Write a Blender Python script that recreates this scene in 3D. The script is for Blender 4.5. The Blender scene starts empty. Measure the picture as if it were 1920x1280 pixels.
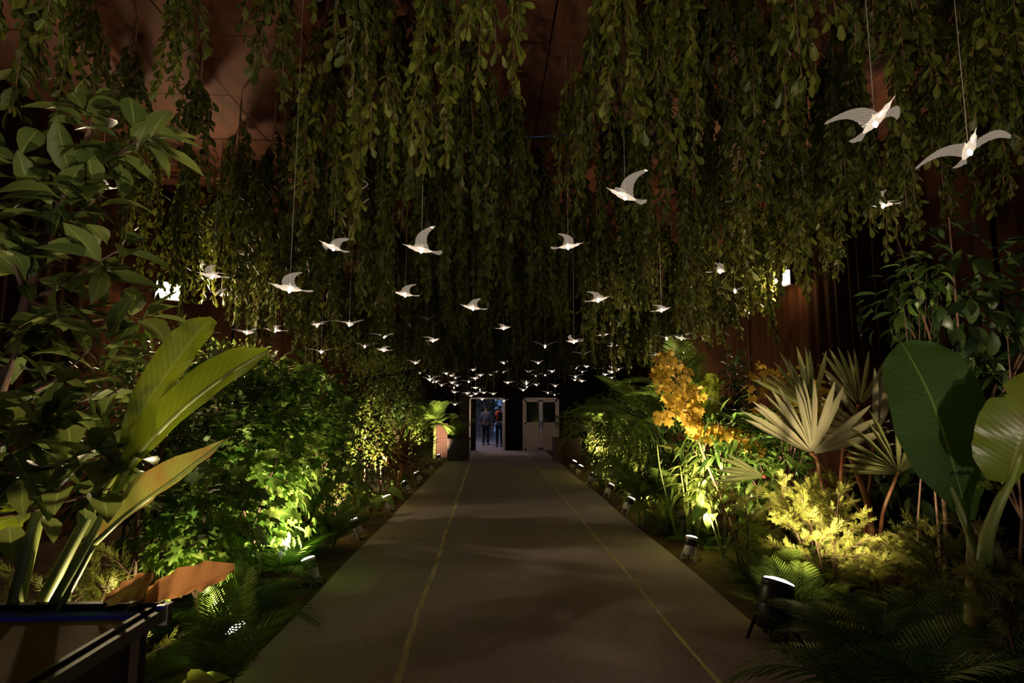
import bpy, math, random
import numpy as np
from mathutils import Vector, Matrix, Euler

random.seed(7)
rng = np.random.default_rng(7)
sc = bpy.context.scene
COL = sc.collection
PI = math.pi

# ------------------------------------------------------------------ camera
FPX = 1067.0                      # focal length in pixels of the 1920 x 1280 frame
THETA = math.atan(125 / FPX)      # pitch up
PSI = math.atan(45 / FPX * math.cos(THETA))   # yaw right
CAM = Vector((0, 0, 1.6))
cd = bpy.data.cameras.new('camera')
cd.sensor_width = 36.0
cd.lens = 36.0 * FPX / 1920
cd.clip_start = 0.05
cam = bpy.data.objects.new('camera', cd)
COL.objects.link(cam)
cam.location = CAM
cam.rotation_euler = (PI / 2 + THETA, 0, -PSI)
sc.camera = cam
CF = Vector((math.sin(PSI) * math.cos(THETA), math.cos(PSI) * math.cos(THETA), math.sin(THETA)))
CR = Vector((math.cos(PSI), -math.sin(PSI), 0))
CU = Vector((-math.sin(PSI) * math.sin(THETA), -math.cos(PSI) * math.sin(THETA), math.cos(THETA)))


def ray(px, py):
    return CF * FPX + CR * (px - 960) + CU * (640 - py)


def pt(px, py, Y):
    r = ray(px, py)
    return CAM + r * (Y / r.y)


def gp(px, py, z=0.0):
    r = ray(px, py)
    return CAM + r * ((z - CAM.z) / r.z)


# ------------------------------------------------------------------ world, exposure, render look
w = bpy.data.worlds.new('dusk')
sc.world = w
w.use_nodes = True
wn = w.node_tree.nodes
bg = wn['Background']
bg.inputs[0].default_value = (0.16, 0.26, 0.55, 1)
bg.inputs[1].default_value = 0.6
sc.view_settings.view_transform = 'Standard'
sc.view_settings.look = 'None'
sc.view_settings.gamma = 1
sc.view_settings.use_curve_mapping = False
sc.view_settings.exposure = 0.0
cy = sc.cycles
cy.use_denoising = True
cy.max_bounces = 5
cy.diffuse_bounces = 3
cy.glossy_bounces = 2
cy.transmission_bounces = 3
cy.transparent_max_bounces = 8
cy.caustics_reflective = False
cy.caustics_refractive = False
cy.sample_clamp_indirect = 4

WARM = (1.0, 0.79, 0.50)
LAMP_W = 290.0        # each path uplight
WALL_W = 240.0        # wall floodlights
BIRD_E = 1.0
BACK_W = 195.0


def add_light(name, kind, loc, power, color=WARM, target=None, size=0.05, angle=90, blend=0.6, parent=None):
    ld = bpy.data.lights.new(name, kind)
    ld.energy = power
    ld.color = color
    if kind == 'SPOT':
        ld.spot_size = math.radians(angle)
        ld.spot_blend = blend
        ld.shadow_soft_size = size
    elif kind == 'POINT':
        ld.shadow_soft_size = size
    elif kind == 'AREA':
        ld.size = size
    o = bpy.data.objects.new(name, ld)
    COL.objects.link(o)
    o.location = loc
    if target is not None:
        d = Vector(target) - Vector(loc)
        o.rotation_euler = d.to_track_quat('-Z', 'Y').to_euler()
    return o


# ------------------------------------------------------------------ materials
def nmat(name):
    m = bpy.data.materials.new(name)
    m.use_nodes = True
    nt = m.node_tree
    return m, nt, nt.nodes, nt.links


def mat(name, col, rough=0.6, metal=0.0, noise=0.0, scale=8.0, col2=None, bump=0.0, spec=0.5, coat=0.0, stretch=None):
    m, nt, N, L = nmat(name)
    b = N['Principled BSDF']
    b.inputs['Roughness'].default_value = rough
    b.inputs['Metallic'].default_value = metal
    b.inputs['Specular IOR Level'].default_value = spec
    b.inputs['Coat Weight'].default_value = coat
    b.inputs['Base Color'].default_value = (*col, 1)
    if noise or col2 or bump:
        tc = N.new('ShaderNodeTexCoord')
        mp = N.new('ShaderNodeMapping')
        if stretch:
            mp.inputs['Scale'].default_value = stretch
        no = N.new('ShaderNodeTexNoise')
        no.inputs['Scale'].default_value = scale
        no.inputs['Detail'].default_value = 6
        L.new(tc.outputs['Object'], mp.inputs[0])
        L.new(mp.outputs[0], no.inputs['Vector'])
        c2 = col2 if col2 else tuple(c * (1 - noise) for c in col)
        mx = N.new('ShaderNodeMix')
        mx.data_type = 'RGBA'
        mx.inputs[6].default_value = (*col, 1)
        mx.inputs[7].default_value = (*c2, 1)
        rp = N.new('ShaderNodeValToRGB')
        rp.color_ramp.elements[0].position = 0.35
        rp.color_ramp.elements[1].position = 0.65
        L.new(no.outputs['Fac'], rp.inputs[0])
        L.new(rp.outputs[0], mx.inputs[0])
        L.new(mx.outputs[2], b.inputs['Base Color'])
        if bump:
            bp = N.new('ShaderNodeBump')
            bp.inputs['Strength'].default_value = bump
            bp.inputs['Distance'].default_value = 0.01
            L.new(no.outputs['Fac'], bp.inputs['Height'])
            L.new(bp.outputs[0], b.inputs['Normal'])
    return m


def emit(name, col, strength, sampling=True):
    m, nt, N, L = nmat(name)
    N.remove(N['Principled BSDF'])
    e = N.new('ShaderNodeEmission')
    e.inputs[0].default_value = (*col, 1)
    e.inputs[1].default_value = strength
    L.new(e.outputs[0], N['Material Output'].inputs[0])
    if not sampling:
        m.cycles.emission_sampling = 'NONE'
    return m


def leaf_mat(name, col, col2, rough=0.45, trans=0.3, vein=0.0, veins=0, brown=None, spec=0.4, rib=None):
    """a leaf: colour varies per leaf between col and col2, paler midrib, optional side veins, optional brown blotches"""
    m, nt, N, L = nmat(name)
    b = N['Principled BSDF']
    b.inputs['Roughness'].default_value = rough
    b.inputs['Specular IOR Level'].default_value = spec
    geo = N.new('ShaderNodeNewGeometry')
    oi = N.new('ShaderNodeObjectInfo')
    ad = N.new('ShaderNodeMath'); ad.operation = 'ADD'
    L.new(geo.outputs['Random Per Island'], ad.inputs[0])
    L.new(oi.outputs['Random'], ad.inputs[1])
    fr = N.new('ShaderNodeMath'); fr.operation = 'FRACT'
    L.new(ad.outputs[0], fr.inputs[0])
    mx = N.new('ShaderNodeMix'); mx.data_type = 'RGBA'
    mx.inputs[6].default_value = (*col, 1)
    mx.inputs[7].default_value = (*col2, 1)
    L.new(fr.outputs[0], mx.inputs[0])
    out = mx.outputs[2]
    uv = None
    if vein or veins:
        uv = N.new('ShaderNodeUVMap')
        sp = N.new('ShaderNodeSeparateXYZ')
        L.new(uv.outputs[0], sp.inputs[0])
        s1 = N.new('ShaderNodeMath'); s1.operation = 'SUBTRACT'; s1.inputs[1].default_value = 0.5
        L.new(sp.outputs[0], s1.inputs[0])
        a1 = N.new('ShaderNodeMath'); a1.operation = 'ABSOLUTE'
        L.new(s1.outputs[0], a1.inputs[0])
        if veins:
            m1 = N.new('ShaderNodeMath'); m1.operation = 'MULTIPLY_ADD'
            m1.inputs[1].default_value = -0.25
            L.new(a1.outputs[0], m1.inputs[0]); L.new(sp.outputs[1], m1.inputs[2])
            m2 = N.new('ShaderNodeMath'); m2.operation = 'MULTIPLY'; m2.inputs[1].default_value = veins * 6.283
            L.new(m1.outputs[0], m2.inputs[0])
            m3 = N.new('ShaderNodeMath'); m3.operation = 'SINE'
            L.new(m2.outputs[0], m3.inputs[0])
            r3 = N.new('ShaderNodeMapRange')
            r3.inputs[1].default_value = 0.3; r3.inputs[2].default_value = 1.0
            r3.inputs[3].default_value = 0.0; r3.inputs[4].default_value = 0.14
            L.new(m3.outputs[0], r3.inputs[0])
            mv = N.new('ShaderNodeMix'); mv.data_type = 'RGBA'
            L.new(r3.outputs[0], mv.inputs[0]); L.new(out, mv.inputs[6])
            mv.inputs[7].default_value = (*[min(1, c * 1.7) for c in col2], 1)
            out = mv.outputs[2]
            bp = N.new('ShaderNodeBump'); bp.inputs['Strength'].default_value = 0.1; bp.inputs['Distance'].default_value = 0.004
            L.new(m3.outputs[0], bp.inputs['Height']); L.new(bp.outputs[0], b.inputs['Normal'])
        if vein:
            r1 = N.new('ShaderNodeMapRange')
            r1.inputs[1].default_value = vein; r1.inputs[2].default_value = vein * 0.4
            r1.inputs[3].default_value = 0; r1.inputs[4].default_value = 0.85
            L.new(a1.outputs[0], r1.inputs[0])
            mr = N.new('ShaderNodeMix'); mr.data_type = 'RGBA'
            L.new(r1.outputs[0], mr.inputs[0]); L.new(out, mr.inputs[6])
            rc = rib if rib else tuple(min(1, c * 1.8 + 0.02) for c in col2)
            mr.inputs[7].default_value = (*rc, 1)
            out = mr.outputs[2]
    if brown:
        tc = N.new('ShaderNodeTexCoord')
        no = N.new('ShaderNodeTexNoise'); no.inputs['Scale'].default_value = brown[1]; no.inputs['Detail'].default_value = 5
        L.new(tc.outputs['Object'], no.inputs['Vector'])
        rp = N.new('ShaderNodeMapRange')
        rp.inputs[1].default_value = brown[2]; rp.inputs[2].default_value = brown[2] + 0.18
        L.new(no.outputs['Fac'], rp.inputs[0])
        mb_ = N.new('ShaderNodeMix'); mb_.data_type = 'RGBA'
        L.new(rp.outputs[0], mb_.inputs[0]); L.new(out, mb_.inputs[6])
        mb_.inputs[7].default_value = (*brown[0], 1)
        out = mb_.outputs[2]
    L.new(out, b.inputs['Base Color'])
    if trans:
        t = N.new('ShaderNodeBsdfTranslucent')
        L.new(out, t.inputs[0])
        ms = N.new('ShaderNodeMixShader')
        ms.inputs[0].default_value = trans
        L.new(b.outputs[0], ms.inputs[1]); L.new(t.outputs[0], ms.inputs[2])
        L.new(ms.outputs[0], N['Material Output'].inputs[0])
    return m


M = {}
M['soil'] = mat('soil', (0.10, 0.05, 0.02), 0.95, col2=(0.045, 0.025, 0.012), scale=7, bump=0.8)
M['carpet'] = mat('carpet', (0.43, 0.365, 0.43), 0.95, col2=(0.33, 0.28, 0.33), scale=60, bump=0.4, spec=0.1)
M['tape'] = mat('tape', (0.72, 0.66, 0.42), 0.5, col2=(0.36, 0.30, 0.12), scale=5, stretch=(3, 0.6, 1))
M['ceil'] = mat('ceiling_ply', (0.13, 0.034, 0.008), 0.85, col2=(0.07, 0.018, 0.005), scale=3, stretch=(2, 0.5, 1), bump=0.1)
M['dark'] = mat('dark_cloth', (0.010, 0.006, 0.005), 0.95, noise=0.3, spec=0.1)
M['drape'] = mat('brown_drape', (0.022, 0.008, 0.003), 0.95, noise=0.35, scale=5, stretch=(1, 1, 0.1), spec=0.05)
M['white'] = mat('white_paint', (0.72, 0.62, 0.55), 0.5, noise=0.08)
M['black'] = mat('black_plastic', (0.015, 0.015, 0.017), 0.4)
M['lampwhite'] = mat('white_casing', (0.78, 0.76, 0.74), 0.4)
M['glass'] = mat('door_glass', (0.012, 0.016, 0.016), 0.08)
M['steel'] = mat('steel', (0.35, 0.32, 0.30), 0.35, metal=0.9)
M['planter'] = mat('brown_planter', (0.13, 0.048, 0.022), 0.5, noise=0.3, scale=5, stretch=(1, 1, 0.2))
M['planterdark'] = mat('dark_planter', (0.05, 0.02, 0.012), 0.5, noise=0.3, scale=5, stretch=(1, 1, 0.2))
M['terra'] = mat('red_planter', (0.20, 0.065, 0.035), 0.6, noise=0.2)
M['bark'] = mat('bark', (0.16, 0.085, 0.05), 0.85, noise=0.5, scale=20, stretch=(1, 1, .2), bump=0.4)
M['twig'] = mat('twig', (0.20, 0.11, 0.055), 0.8)
M['redstem'] = mat('red_stem', (0.40, 0.09, 0.04), 0.5, col2=(0.28, 0.16, 0.06), scale=9)
M['greenstem'] = mat('green_stem', (0.30, 0.36, 0.07), 0.45, col2=(0.18, 0.22, 0.05), scale=5, stretch=(3, 3, .4))
M['banstem'] = mat('banana_stem', (0.20, 0.21, 0.05), 0.5, col2=(0.13, 0.07, 0.03), scale=4, stretch=(4, 4, .4))
M['bag'] = mat('plastic_wrap', (0.16, 0.14, 0.13), 0.18, spec=0.8, coat=0.5)
M['case'] = mat('brown_case_board', (0.11, 0.058, 0.017), 0.75, col2=(0.10, 0.055, 0.018), scale=2)
M['caseblk'] = mat('black_case_edge', (0.025, 0.023, 0.021), 0.42, metal=0.3)
M['casereflection'] = mat('blue_reflection', (0.08, 0.16, 0.95), 0.25, spec=0.8, coat=1.0)  # blue gloss colour standing in for dusk sky reflected in the metal edge
M['cord'] = mat('pale_cord', (0.55, 0.48, 0.40), 0.5)
M['wire'] = mat('dark_wire', (0.12, 0.10, 0.09), 0.5)
M['bluecable'] = mat('blue_cable', (0.03, 0.12, 0.35), 0.5)
M['pave'] = mat('outdoor_paving', (0.30, 0.24, 0.21), 0.8, noise=0.3, scale=3)
M['skin'] = mat('skin', (0.30, 0.17, 0.11), 0.6)
M['hair'] = mat('hair', (0.012, 0.009, 0.008), 0.6)
M['shirt'] = mat('grey_shirt', (0.12, 0.13, 0.17), 0.85)
M['trous'] = mat('dark_trousers', (0.014, 0.014, 0.02), 0.85)
M['blackcloth'] = mat('black_cloth', (0.01, 0.012, 0.016), 0.85)
M['orange'] = mat('orange_cloth', (0.80, 0.10, 0.02), 0.8)
M['pale'] = mat('pale_cloth', (0.55, 0.50, 0.45), 0.8)

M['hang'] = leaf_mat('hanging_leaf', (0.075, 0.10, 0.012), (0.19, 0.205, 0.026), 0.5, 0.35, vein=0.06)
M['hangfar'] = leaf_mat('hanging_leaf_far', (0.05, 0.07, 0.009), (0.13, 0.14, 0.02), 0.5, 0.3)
M['bigleaf'] = leaf_mat('broad_glossy_leaf', (0.07, 0.11, 0.025), (0.16, 0.19, 0.04), 0.33, 0.3, vein=0.04, rib=(0.25, 0.33, 0.08))
M['strel'] = leaf_mat('paddle_leaf', (0.25, 0.33, 0.015), (0.29, 0.36, 0.02), 0.4, 0.5, vein=0.035, veins=22, rib=(0.4, 0.5, 0.1))
M['strelold'] = leaf_mat('ageing_paddle_leaf', (0.34, 0.36, 0.06), (0.40, 0.38, 0.07), 0.45, 0.3, vein=0.04, veins=26, brown=((0.45, 0.17, 0.05), 6, 0.48), rib=(0.5, 0.5, 0.12))
M['dryleaf'] = leaf_mat('dry_brown_leaf', (0.42, 0.17, 0.06), (0.50, 0.24, 0.08), 0.5, 0.2, veins=20, brown=((0.16, 0.06, 0.02), 7, 0.52))
M['lobed'] = leaf_mat('lobed_leaf', (0.07, 0.19, 0.02), (0.20, 0.28, 0.05), 0.45, 0.3, vein=0.03)
M['shrub'] = leaf_mat('shrub_leaf', (0.06, 0.14, 0.02), (0.15, 0.22, 0.04), 0.4, 0.25)
M['limeshrub'] = leaf_mat('lime_leaf', (0.20, 0.30, 0.04), (0.36, 0.40, 0.10), 0.45, 0.35)
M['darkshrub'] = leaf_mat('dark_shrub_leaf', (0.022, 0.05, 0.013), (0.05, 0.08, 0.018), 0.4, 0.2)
M['cyp'] = leaf_mat('golden_cypress', (0.30, 0.33, 0.05), (0.48, 0.47, 0.10), 0.6, 0.25)
M['cypg'] = leaf_mat('green_cypress', (0.17, 0.21, 0.03), (0.28, 0.29, 0.05), 0.6, 0.2)
M['frond'] = leaf_mat('palm_frond', (0.11, 0.20, 0.025), (0.22, 0.30, 0.05), 0.4, 0.25)
M['fern'] = leaf_mat('fern_frond', (0.05, 0.12, 0.02), (0.09, 0.16, 0.025), 0.5, 0.25)
M['fan'] = leaf_mat('fan_blade', (0.30, 0.29, 0.15), (0.42, 0.38, 0.22), 0.45, 0.2, vein=0.1, rib=(0.5, 0.45, 0.28))
M['fang'] = leaf_mat('green_fan_blade', (0.20, 0.24, 0.08), (0.34, 0.34, 0.12), 0.45, 0.2, vein=0.1)
M['banana'] = leaf_mat('banana_leaf', (0.045, 0.10, 0.015), (0.055, 0.115, 0.017), 0.4, 0.3, vein=0.016, veins=30, rib=(0.22, 0.30, 0.06))
M['bananay'] = leaf_mat('yellowing_banana_leaf', (0.20, 0.27, 0.03), (0.26, 0.31, 0.04), 0.32, 0.35, vein=0.03, veins=26, brown=((0.28, 0.17, 0.04), 4, 0.58), rib=(0.4, 0.42, 0.1))
M['yellow'] = leaf_mat('golden_leaf', (0.50, 0.34, 0.035), (0.66, 0.44, 0.07), 0.45, 0.35)
M['cordy'] = leaf_mat('cordyline_leaf', (0.22, 0.09, 0.05), (0.32, 0.20, 0.10), 0.45, 0.15)
M['cordyg'] = leaf_mat('strap_leaf', (0.24, 0.30, 0.06), (0.40, 0.40, 0.12), 0.45, 0.25)
M['lens'] = emit('lamp_lens', (1.0, 0.93, 0.84), 14.0, False)
M['bulb'] = emit('flood_lens', (1.0, 0.84, 0.58), 60.0, False)
M['led'] = emit('bird_led', (1.0, 0.80, 0.60), 120.0 * BIRD_E, True)


def acrylic(name, e, opac, ridges=0):
    """clear edge-lit acrylic: mostly see-through, engraved lines carry the LED light"""
    m, nt, N, L = nmat(name)
    N.remove(N['Principled BSDF'])
    tr = N.new('ShaderNodeBsdfTransparent')
    gl = N.new('ShaderNodeBsdfGlossy'); gl.inputs['Roughness'].default_value = 0.15
    em = N.new('ShaderNodeEmission'); em.inputs[0].default_value = (1.0, 0.80, 0.60, 1); em.inputs[1].default_value = e
    a = N.new('ShaderNodeAddShader'); L.new(gl.outputs[0], a.inputs[0]); L.new(em.outputs[0], a.inputs[1])
    gl.inputs[0].default_value = (0.4, 0.36, 0.32, 1)
    ms = N.new('ShaderNodeMixShader'); ms.inputs[0].default_value = opac
    L.new(tr.outputs[0], ms.inputs[1]); L.new(a.outputs[0], ms.inputs[2])
    L.new(ms.outputs[0], N['Material Output'].inputs[0])
    if ridges:
        uv = N.new('ShaderNodeUVMap'); sp = N.new('ShaderNodeSeparateXYZ'); L.new(uv.outputs[0], sp.inputs[0])
        m1 = N.new('ShaderNodeMath'); m1.operation = 'MULTIPLY'; m1.inputs[1].default_value = ridges * 6.283
        m0 = N.new('ShaderNodeMath'); m0.operation = 'MULTIPLY_ADD'; m0.inputs[1].default_value = -.5
        L.new(sp.outputs[0], m0.inputs[0]); L.new(sp.outputs[1], m0.inputs[2]); L.new(m0.outputs[0], m1.inputs[0])
        m2 = N.new('ShaderNodeMath'); m2.operation = 'SINE'; L.new(m1.outputs[0], m2.inputs[0])
        r = N.new('ShaderNodeMapRange'); r.inputs[1].default_value = 0.1; r.inputs[2].default_value = 1
        r.inputs[3].default_value = opac * 0.55; r.inputs[4].default_value = min(1, opac * 1.6)
        L.new(m2.outputs[0], r.inputs[0]); L.new(r.outputs[0], ms.inputs[0])
    m.cycles.emission_sampling = 'NONE'
    return m


M['acbody'] = acrylic('acrylic_body', 0.75 * BIRD_E, 0.85)
M['acwing'] = acrylic('acrylic_wing', 0.5 * BIRD_E, 0.52, 12)
M['acdim'] = acrylic('acrylic_unlit', 0.03, 0.35, 14)
M['litcord'] = mat('clear_cord', (0.7, 0.6, 0.5), 0.3)


# ------------------------------------------------------------------ mesh helpers
LOC = {}


class MB:
    def __init__(s):
        s.v = []; s.f = []; s.uv = []; s.n = 0

    def add(s, verts, faces, uvs=None):
        verts = np.asarray(verts, float).reshape(-1, 3)
        s.v.append(verts)
        k = s.n
        s.f.extend([tuple(i + k for i in f) for f in faces])
        s.uv.append(np.asarray(uvs, float) if uvs is not None else np.full((len(verts), 2), 0.25))
        s.n += len(verts)
        return s

    def box(s, c, d, rz=0.0, taper=1.0, rot=None):
        x, y, z = d[0] / 2, d[1] / 2, d[2] / 2
        v = np.array([(-x, -y, -z), (x, -y, -z), (x, y, -z), (-x, y, -z), (-x * taper, -y * taper, z), (x * taper, -y * taper, z), (x * taper, y * taper, z), (-x * taper, y * taper, z)])
        R = rot.to_3x3() if rot is not None else Matrix.Rotation(rz, 3, 'Z')
        v = v @ np.array(R).T + np.array(c)
        return s.add(v, [(0, 3, 2, 1), (4, 5, 6, 7), (0, 1, 5, 4), (1, 2, 6, 5), (2, 3, 7, 6), (3, 0, 4, 7)])

    def tube(s, pts, radii, n=6, cap=True):
        P = [Vector(p) for p in pts]
        if not hasattr(radii, '__len__'):
            radii = [radii] * len(P)
        vs = []; uvs = []
        prev = None
        for i, p in enumerate(P):
            t = (P[min(i + 1, len(P) - 1)] - P[max(i - 1, 0)]).normalized()
            if prev is None:
                a = t.orthogonal().normalized()
            else:
                a = (prev - t * prev.dot(t))
                a = a.normalized() if a.length > 1e-6 else t.orthogonal().normalized()
            prev = a
            b = t.cross(a)
            for k in range(n):
                q = 2 * PI * k / n
                vs.append(p + (a * math.cos(q) + b * math.sin(q)) * radii[i]); uvs.append((k / n, i / (len(P) - 1)))
        fs = []
        for i in range(len(P) - 1):
            for k in range(n):
                a0 = i * n + k; a1 = i * n + (k + 1) % n
                fs.append((a0, a1, a1 + n, a0 + n))
        if cap:
            fs.append(tuple(range(n - 1, -1, -1)))
            fs.append(tuple((len(P) - 1) * n + k for k in range(n)))
        return s.add([tuple(v) for v in vs], fs, uvs)

    def lathe(s, prof, n=20, M4=None, cap0=True, cap1=True):
        """prof: list of (radius, z) ; M4 places it"""
        vs = []
        for r, z in prof:
            for k in range(n):
                q = 2 * PI * k / n
                vs.append((r * math.cos(q), r * math.sin(q), z))
        fs = []
        for i in range(len(prof) - 1):
            for k in range(n):
                a0 = i * n + k; a1 = i * n + (k + 1) % n
                fs.append((a0, a1, a1 + n, a0 + n))
        if cap0: fs.append(tuple(range(n - 1, -1, -1)))
        if cap1: fs.append(tuple((len(prof) - 1) * n + k for k in range(n)))
        vs = np.array(vs)
        if M4 is not None:
            A = np.array(M4)
            vs = vs @ A[:3, :3].T + A[:3, 3]
        return s.add(vs, fs)

    def tmpl(s, T, M4):
        A = np.array(M4)
        return s.add(T[0] @ A[:3, :3].T + A[:3, 3], T[1], T[2])

    def tmpls(s, T, mats):
        """many copies of a template at once"""
        if not len(mats):
            return s
        A = np.array([np.array(m) for m in mats])
        V = np.einsum('nij,vj->nvi', A[:, :3, :3], T[0]) + A[:, None, :3, 3]
        k = len(T[0]); nf = s.f
        base = s.n
        for i in range(len(mats)):
            o = base + i * k
            nf.extend([tuple(q + o for q in f) for f in T[1]])
        s.v.append(V.reshape(-1, 3)); s.uv.append(np.tile(T[2], (len(mats), 1))); s.n += k * len(mats)
        return s

    def mesh(s, name, m, smooth=True, off=None):
        V = np.concatenate(s.v) if s.v else np.zeros((0, 3))
        if off is not None:
            V = V - np.array(off)
        me = bpy.data.meshes.new(name)
        me.from_pydata(V.tolist(), [], s.f)
        U = np.concatenate(s.uv)
        li = np.zeros(len(me.loops), dtype=np.int32)
        me.loops.foreach_get('vertex_index', li)
        ul = me.uv_layers.new(name='UVMap')
        ul.data.foreach_set('uv', U[li].ravel().astype(np.float32))
        if smooth:
            me.polygons.foreach_set('use_smooth', [True] * len(me.polygons))
        me.materials.append(m)
        me.update()
        return me

    def build(s, name, m, parent=None, smooth=True, local=False, kind=None, label=None):
        off = None
        if parent is not None and not local:
            off = LOC.get(parent.name, (0, 0, 0))
        me = s.mesh(name, m, smooth, off)
        return link(name, me, parent, kind, label)


def link(name, me, parent=None, kind=None, label=None, matrix=None):
    o = bpy.data.objects.new(name, me)
    COL.objects.link(o)
    if parent is not None:
        o.parent = parent
    if matrix is not None:
        o.matrix_local = matrix
    if kind: o['kind'] = kind
    if label: o['label'] = label
    return o


def tag(o, label, cat, group=None, kind=None):
    o['label'] = label
    o['category'] = cat
    if group: o['group'] = group
    if kind: o['kind'] = kind
    return o


def thing(name, label, cat, loc=(0, 0, 0), group=None, rz=0.0):
    o = bpy.data.objects.new(name, None)
    o.empty_display_size = 0.1
    COL.objects.link(o)
    o.location = loc
    o.rotation_euler.z = rz
    LOC[o.name] = tuple(loc)
    return tag(o, label, cat, group)


def dup(root, loc, rz=0.0, scale=1.0, label=None, group=None):
    r = root.copy(); COL.objects.link(r)
    r.location = loc; r.rotation_euler = (0, 0, rz)
    r.scale = (scale, scale, scale) if not hasattr(scale, '__len__') else scale
    if label: r['label'] = label
    if group: r['group'] = group
    LOC[r.name] = tuple(loc)
    for ch in list(root.children):
        c = ch.copy(); COL.objects.link(c); c.parent = r
        for g in list(ch.children):
            d = g.copy(); COL.objects.link(d); d.parent = c
    return r


def struct(name, mb, m, smooth=False):
    o = mb.build(name, m, None, smooth)
    o['kind'] = 'structure'
    return o


# ------------------------------------------------------------------ leaf templates (along +Y, normal +Z, unit length)
def leaf_T(prof, curl=0.4, fold=0.25, droop=0.0):
    """prof rows (v, halfwidth); curl bends the leaf down along its length"""
    vs = []; uv = []; rows = []
    x = 0
    y = z = 0.0; pv = 0.0
    for v, hw in prof:
        a = -curl * (pv + v) / 2
        y += (v - pv) * math.cos(a); z += (v - pv) * math.sin(a); pv = v
        if hw <= 1e-6:
            rows.append([len(vs)]); vs.append((0, y, z)); uv.append((0.5, v))
        else:
            k = len(vs)
            rows.append([k, k + 1, k + 2])
            vs += [(-hw, y, z + fold * hw), (0, y, z), (hw, y, z + fold * hw)]
            uv += [(0.5 - hw / 0.5 * 0.5 if False else 0.0, v), (0.5, v), (1.0, v)]
    fs = []
    for a, b in zip(rows, rows[1:]):
        if len(a) == 1:
            fs += [(a[0], b[1], b[0]), (a[0], b[2], b[1])]
        elif len(b) == 1:
            fs += [(a[0], a[1], b[0]), (a[1], a[2], b[0])]
        else:
            fs += [(a[0], a[1], b[1], b[0]), (a[1], a[2], b[2], b[1])]
    return np.array(vs, float), fs, np.array(uv, float)


T_HANG = [leaf_T([(0, 0), (0.3, .13), (0.66, .235), (0.9, .15), (1, 0)], c, .3) for c in (0.15, 0.5, -0.3)]
T_HANGL = leaf_T([(0, 0), (0.4, .18), (0.75, .22), (1, 0)], .25, .25)
T_ELL = [leaf_T([(0, 0), (.12, .035), (.3, .15), (.52, .2), (.75, .155), (.9, .07), (1, 0)], c, .35) for c in (.7, 1.2, .35)]
T_LANCE = [leaf_T([(0, 0), (.2, .06), (.5, .085), (.8, .045), (1, 0)], c, .4) for c in (.5, 1.1, 1.7)]
T_STRAP = [leaf_T([(0, .02), (.25, .035), (.6, .035), (.85, .02), (1, 0)], c, .4) for c in (.3, .8, 1.4)]
T_BLADE = leaf_T([(0, .012), (.35, .033), (.7, .034), (.9, .016), (1, 0)], .12, .5)
T_SMALL = [leaf_T([(0, 0), (.45, .24), (1, 0)], .4, .3), leaf_T([(0, 0), (.5, .2), (1, 0)], -.2, .3)]


def lobed_T(curl=.25):
    ang = [0, 25, 48, 70, 95, 125, 150, 180]
    rad = [.62, .36, .56, .30, .44, .26, .30, .12]
    out = [(r * math.sin(math.radians(a)), .38 + r * math.cos(math.radians(a))) for a, r in zip(ang, rad)]
    left = [(-x, y) for x, y in out[1:-1]][::-1]
    pts = out + left
    vs = [(0, .38, 0)] + [(x, y, -curl * (x * x + (y - .38) ** 2) + .12 * abs(x)) for x, y in pts]
    n = len(pts)
    fs = [(0, 1 + (i + 1) % n, 1 + i) for i in range(n)]
    uv = [(.5, .4)] + [(.5 + x, y) for x, y in pts]
    return np.array(vs, float), fs, np.array(uv, float)


T_LOBED = [lobed_T(.25), lobed_T(.6)]


def spray_T(n=9, seed=0):
    """a flat feathery cypress sprig: axis and thin scale-leaf side twigs"""
    r = random.Random(seed)
    vs = []; fs = []
    def blade(p, d, L, wd):
        nrm = Vector((-d.y, d.x, 0)).normalized() * wd
        k = len(vs)
        t = p + d * L
        mid = p + d * (L * .6)
        vs.extend([tuple(p - nrm * .5), tuple(mid - nrm), tuple(t), tuple(mid + nrm)])
        fs.append((k, k + 1, k + 2, k + 3))
    blade(Vector((0, 0, 0)), Vector((0, 1, 0)), 1, .022)
    for i in range(n):
        for sgn in (-1, 1):
            v = .12 + .8 * i / n
            a = math.radians(38 + r.uniform(-12, 12)) * sgn
            d = Vector((math.sin(a), math.cos(a), r.uniform(-.35, .2)))
            blade(Vector((0, v, -.08 * v * v)), d.normalized(), (.42 * (1 - .65 * v)) * r.uniform(.8, 1.2), .019)
    return np.array(vs, float), fs, np.full((len(vs), 2), .25)


T_SPRAY = [spray_T(8, 1), spray_T(7, 2)]


def orient(base, d, nrm, L, W=None):
    """matrix taking a unit template to base, along d, with face normal near nrm"""
    y = Vector(d).normalized()
    n = Vector(nrm)
    x = y.cross(n)
    if x.length < 1e-4:
        x = y.orthogonal()
    x.normalize()
    z = x.cross(y)
    W = L if W is None else W
    return Matrix(((x.x * W, y.x * L, z.x * L, base[0]), (x.y * W, y.y * L, z.y * L, base[1]), (x.z * W, y.z * L, z.z * L, base[2]), (0, 0, 0, 1)))


def rv():
    v = Vector((random.gauss(0, 1), random.gauss(0, 1), random.gauss(0, 1)))
    return v.normalized()


def bez(P, n=10):
    """Catmull-Rom through points"""
    P = [Vector(p) for p in P]
    if len(P) == 2:
        return [P[0].lerp(P[1], i / n) for i in range(n + 1)]
    Q = [P[0] * 2 - P[1]] + P + [P[-1] * 2 - P[-2]]
    out = []
    segs = len(P) - 1
    for i in range(n + 1):
        u = i / n * segs
        k = min(int(u), segs - 1); t = u - k
        a, b, c, d = Q[k:k + 4]
        out.append(0.5 * ((2 * b) + (c - a) * t + (2 * a - 5 * b + 4 * c - d) * t * t + (3 * b - a - 3 * c + d) * t ** 3))
    return out


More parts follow.
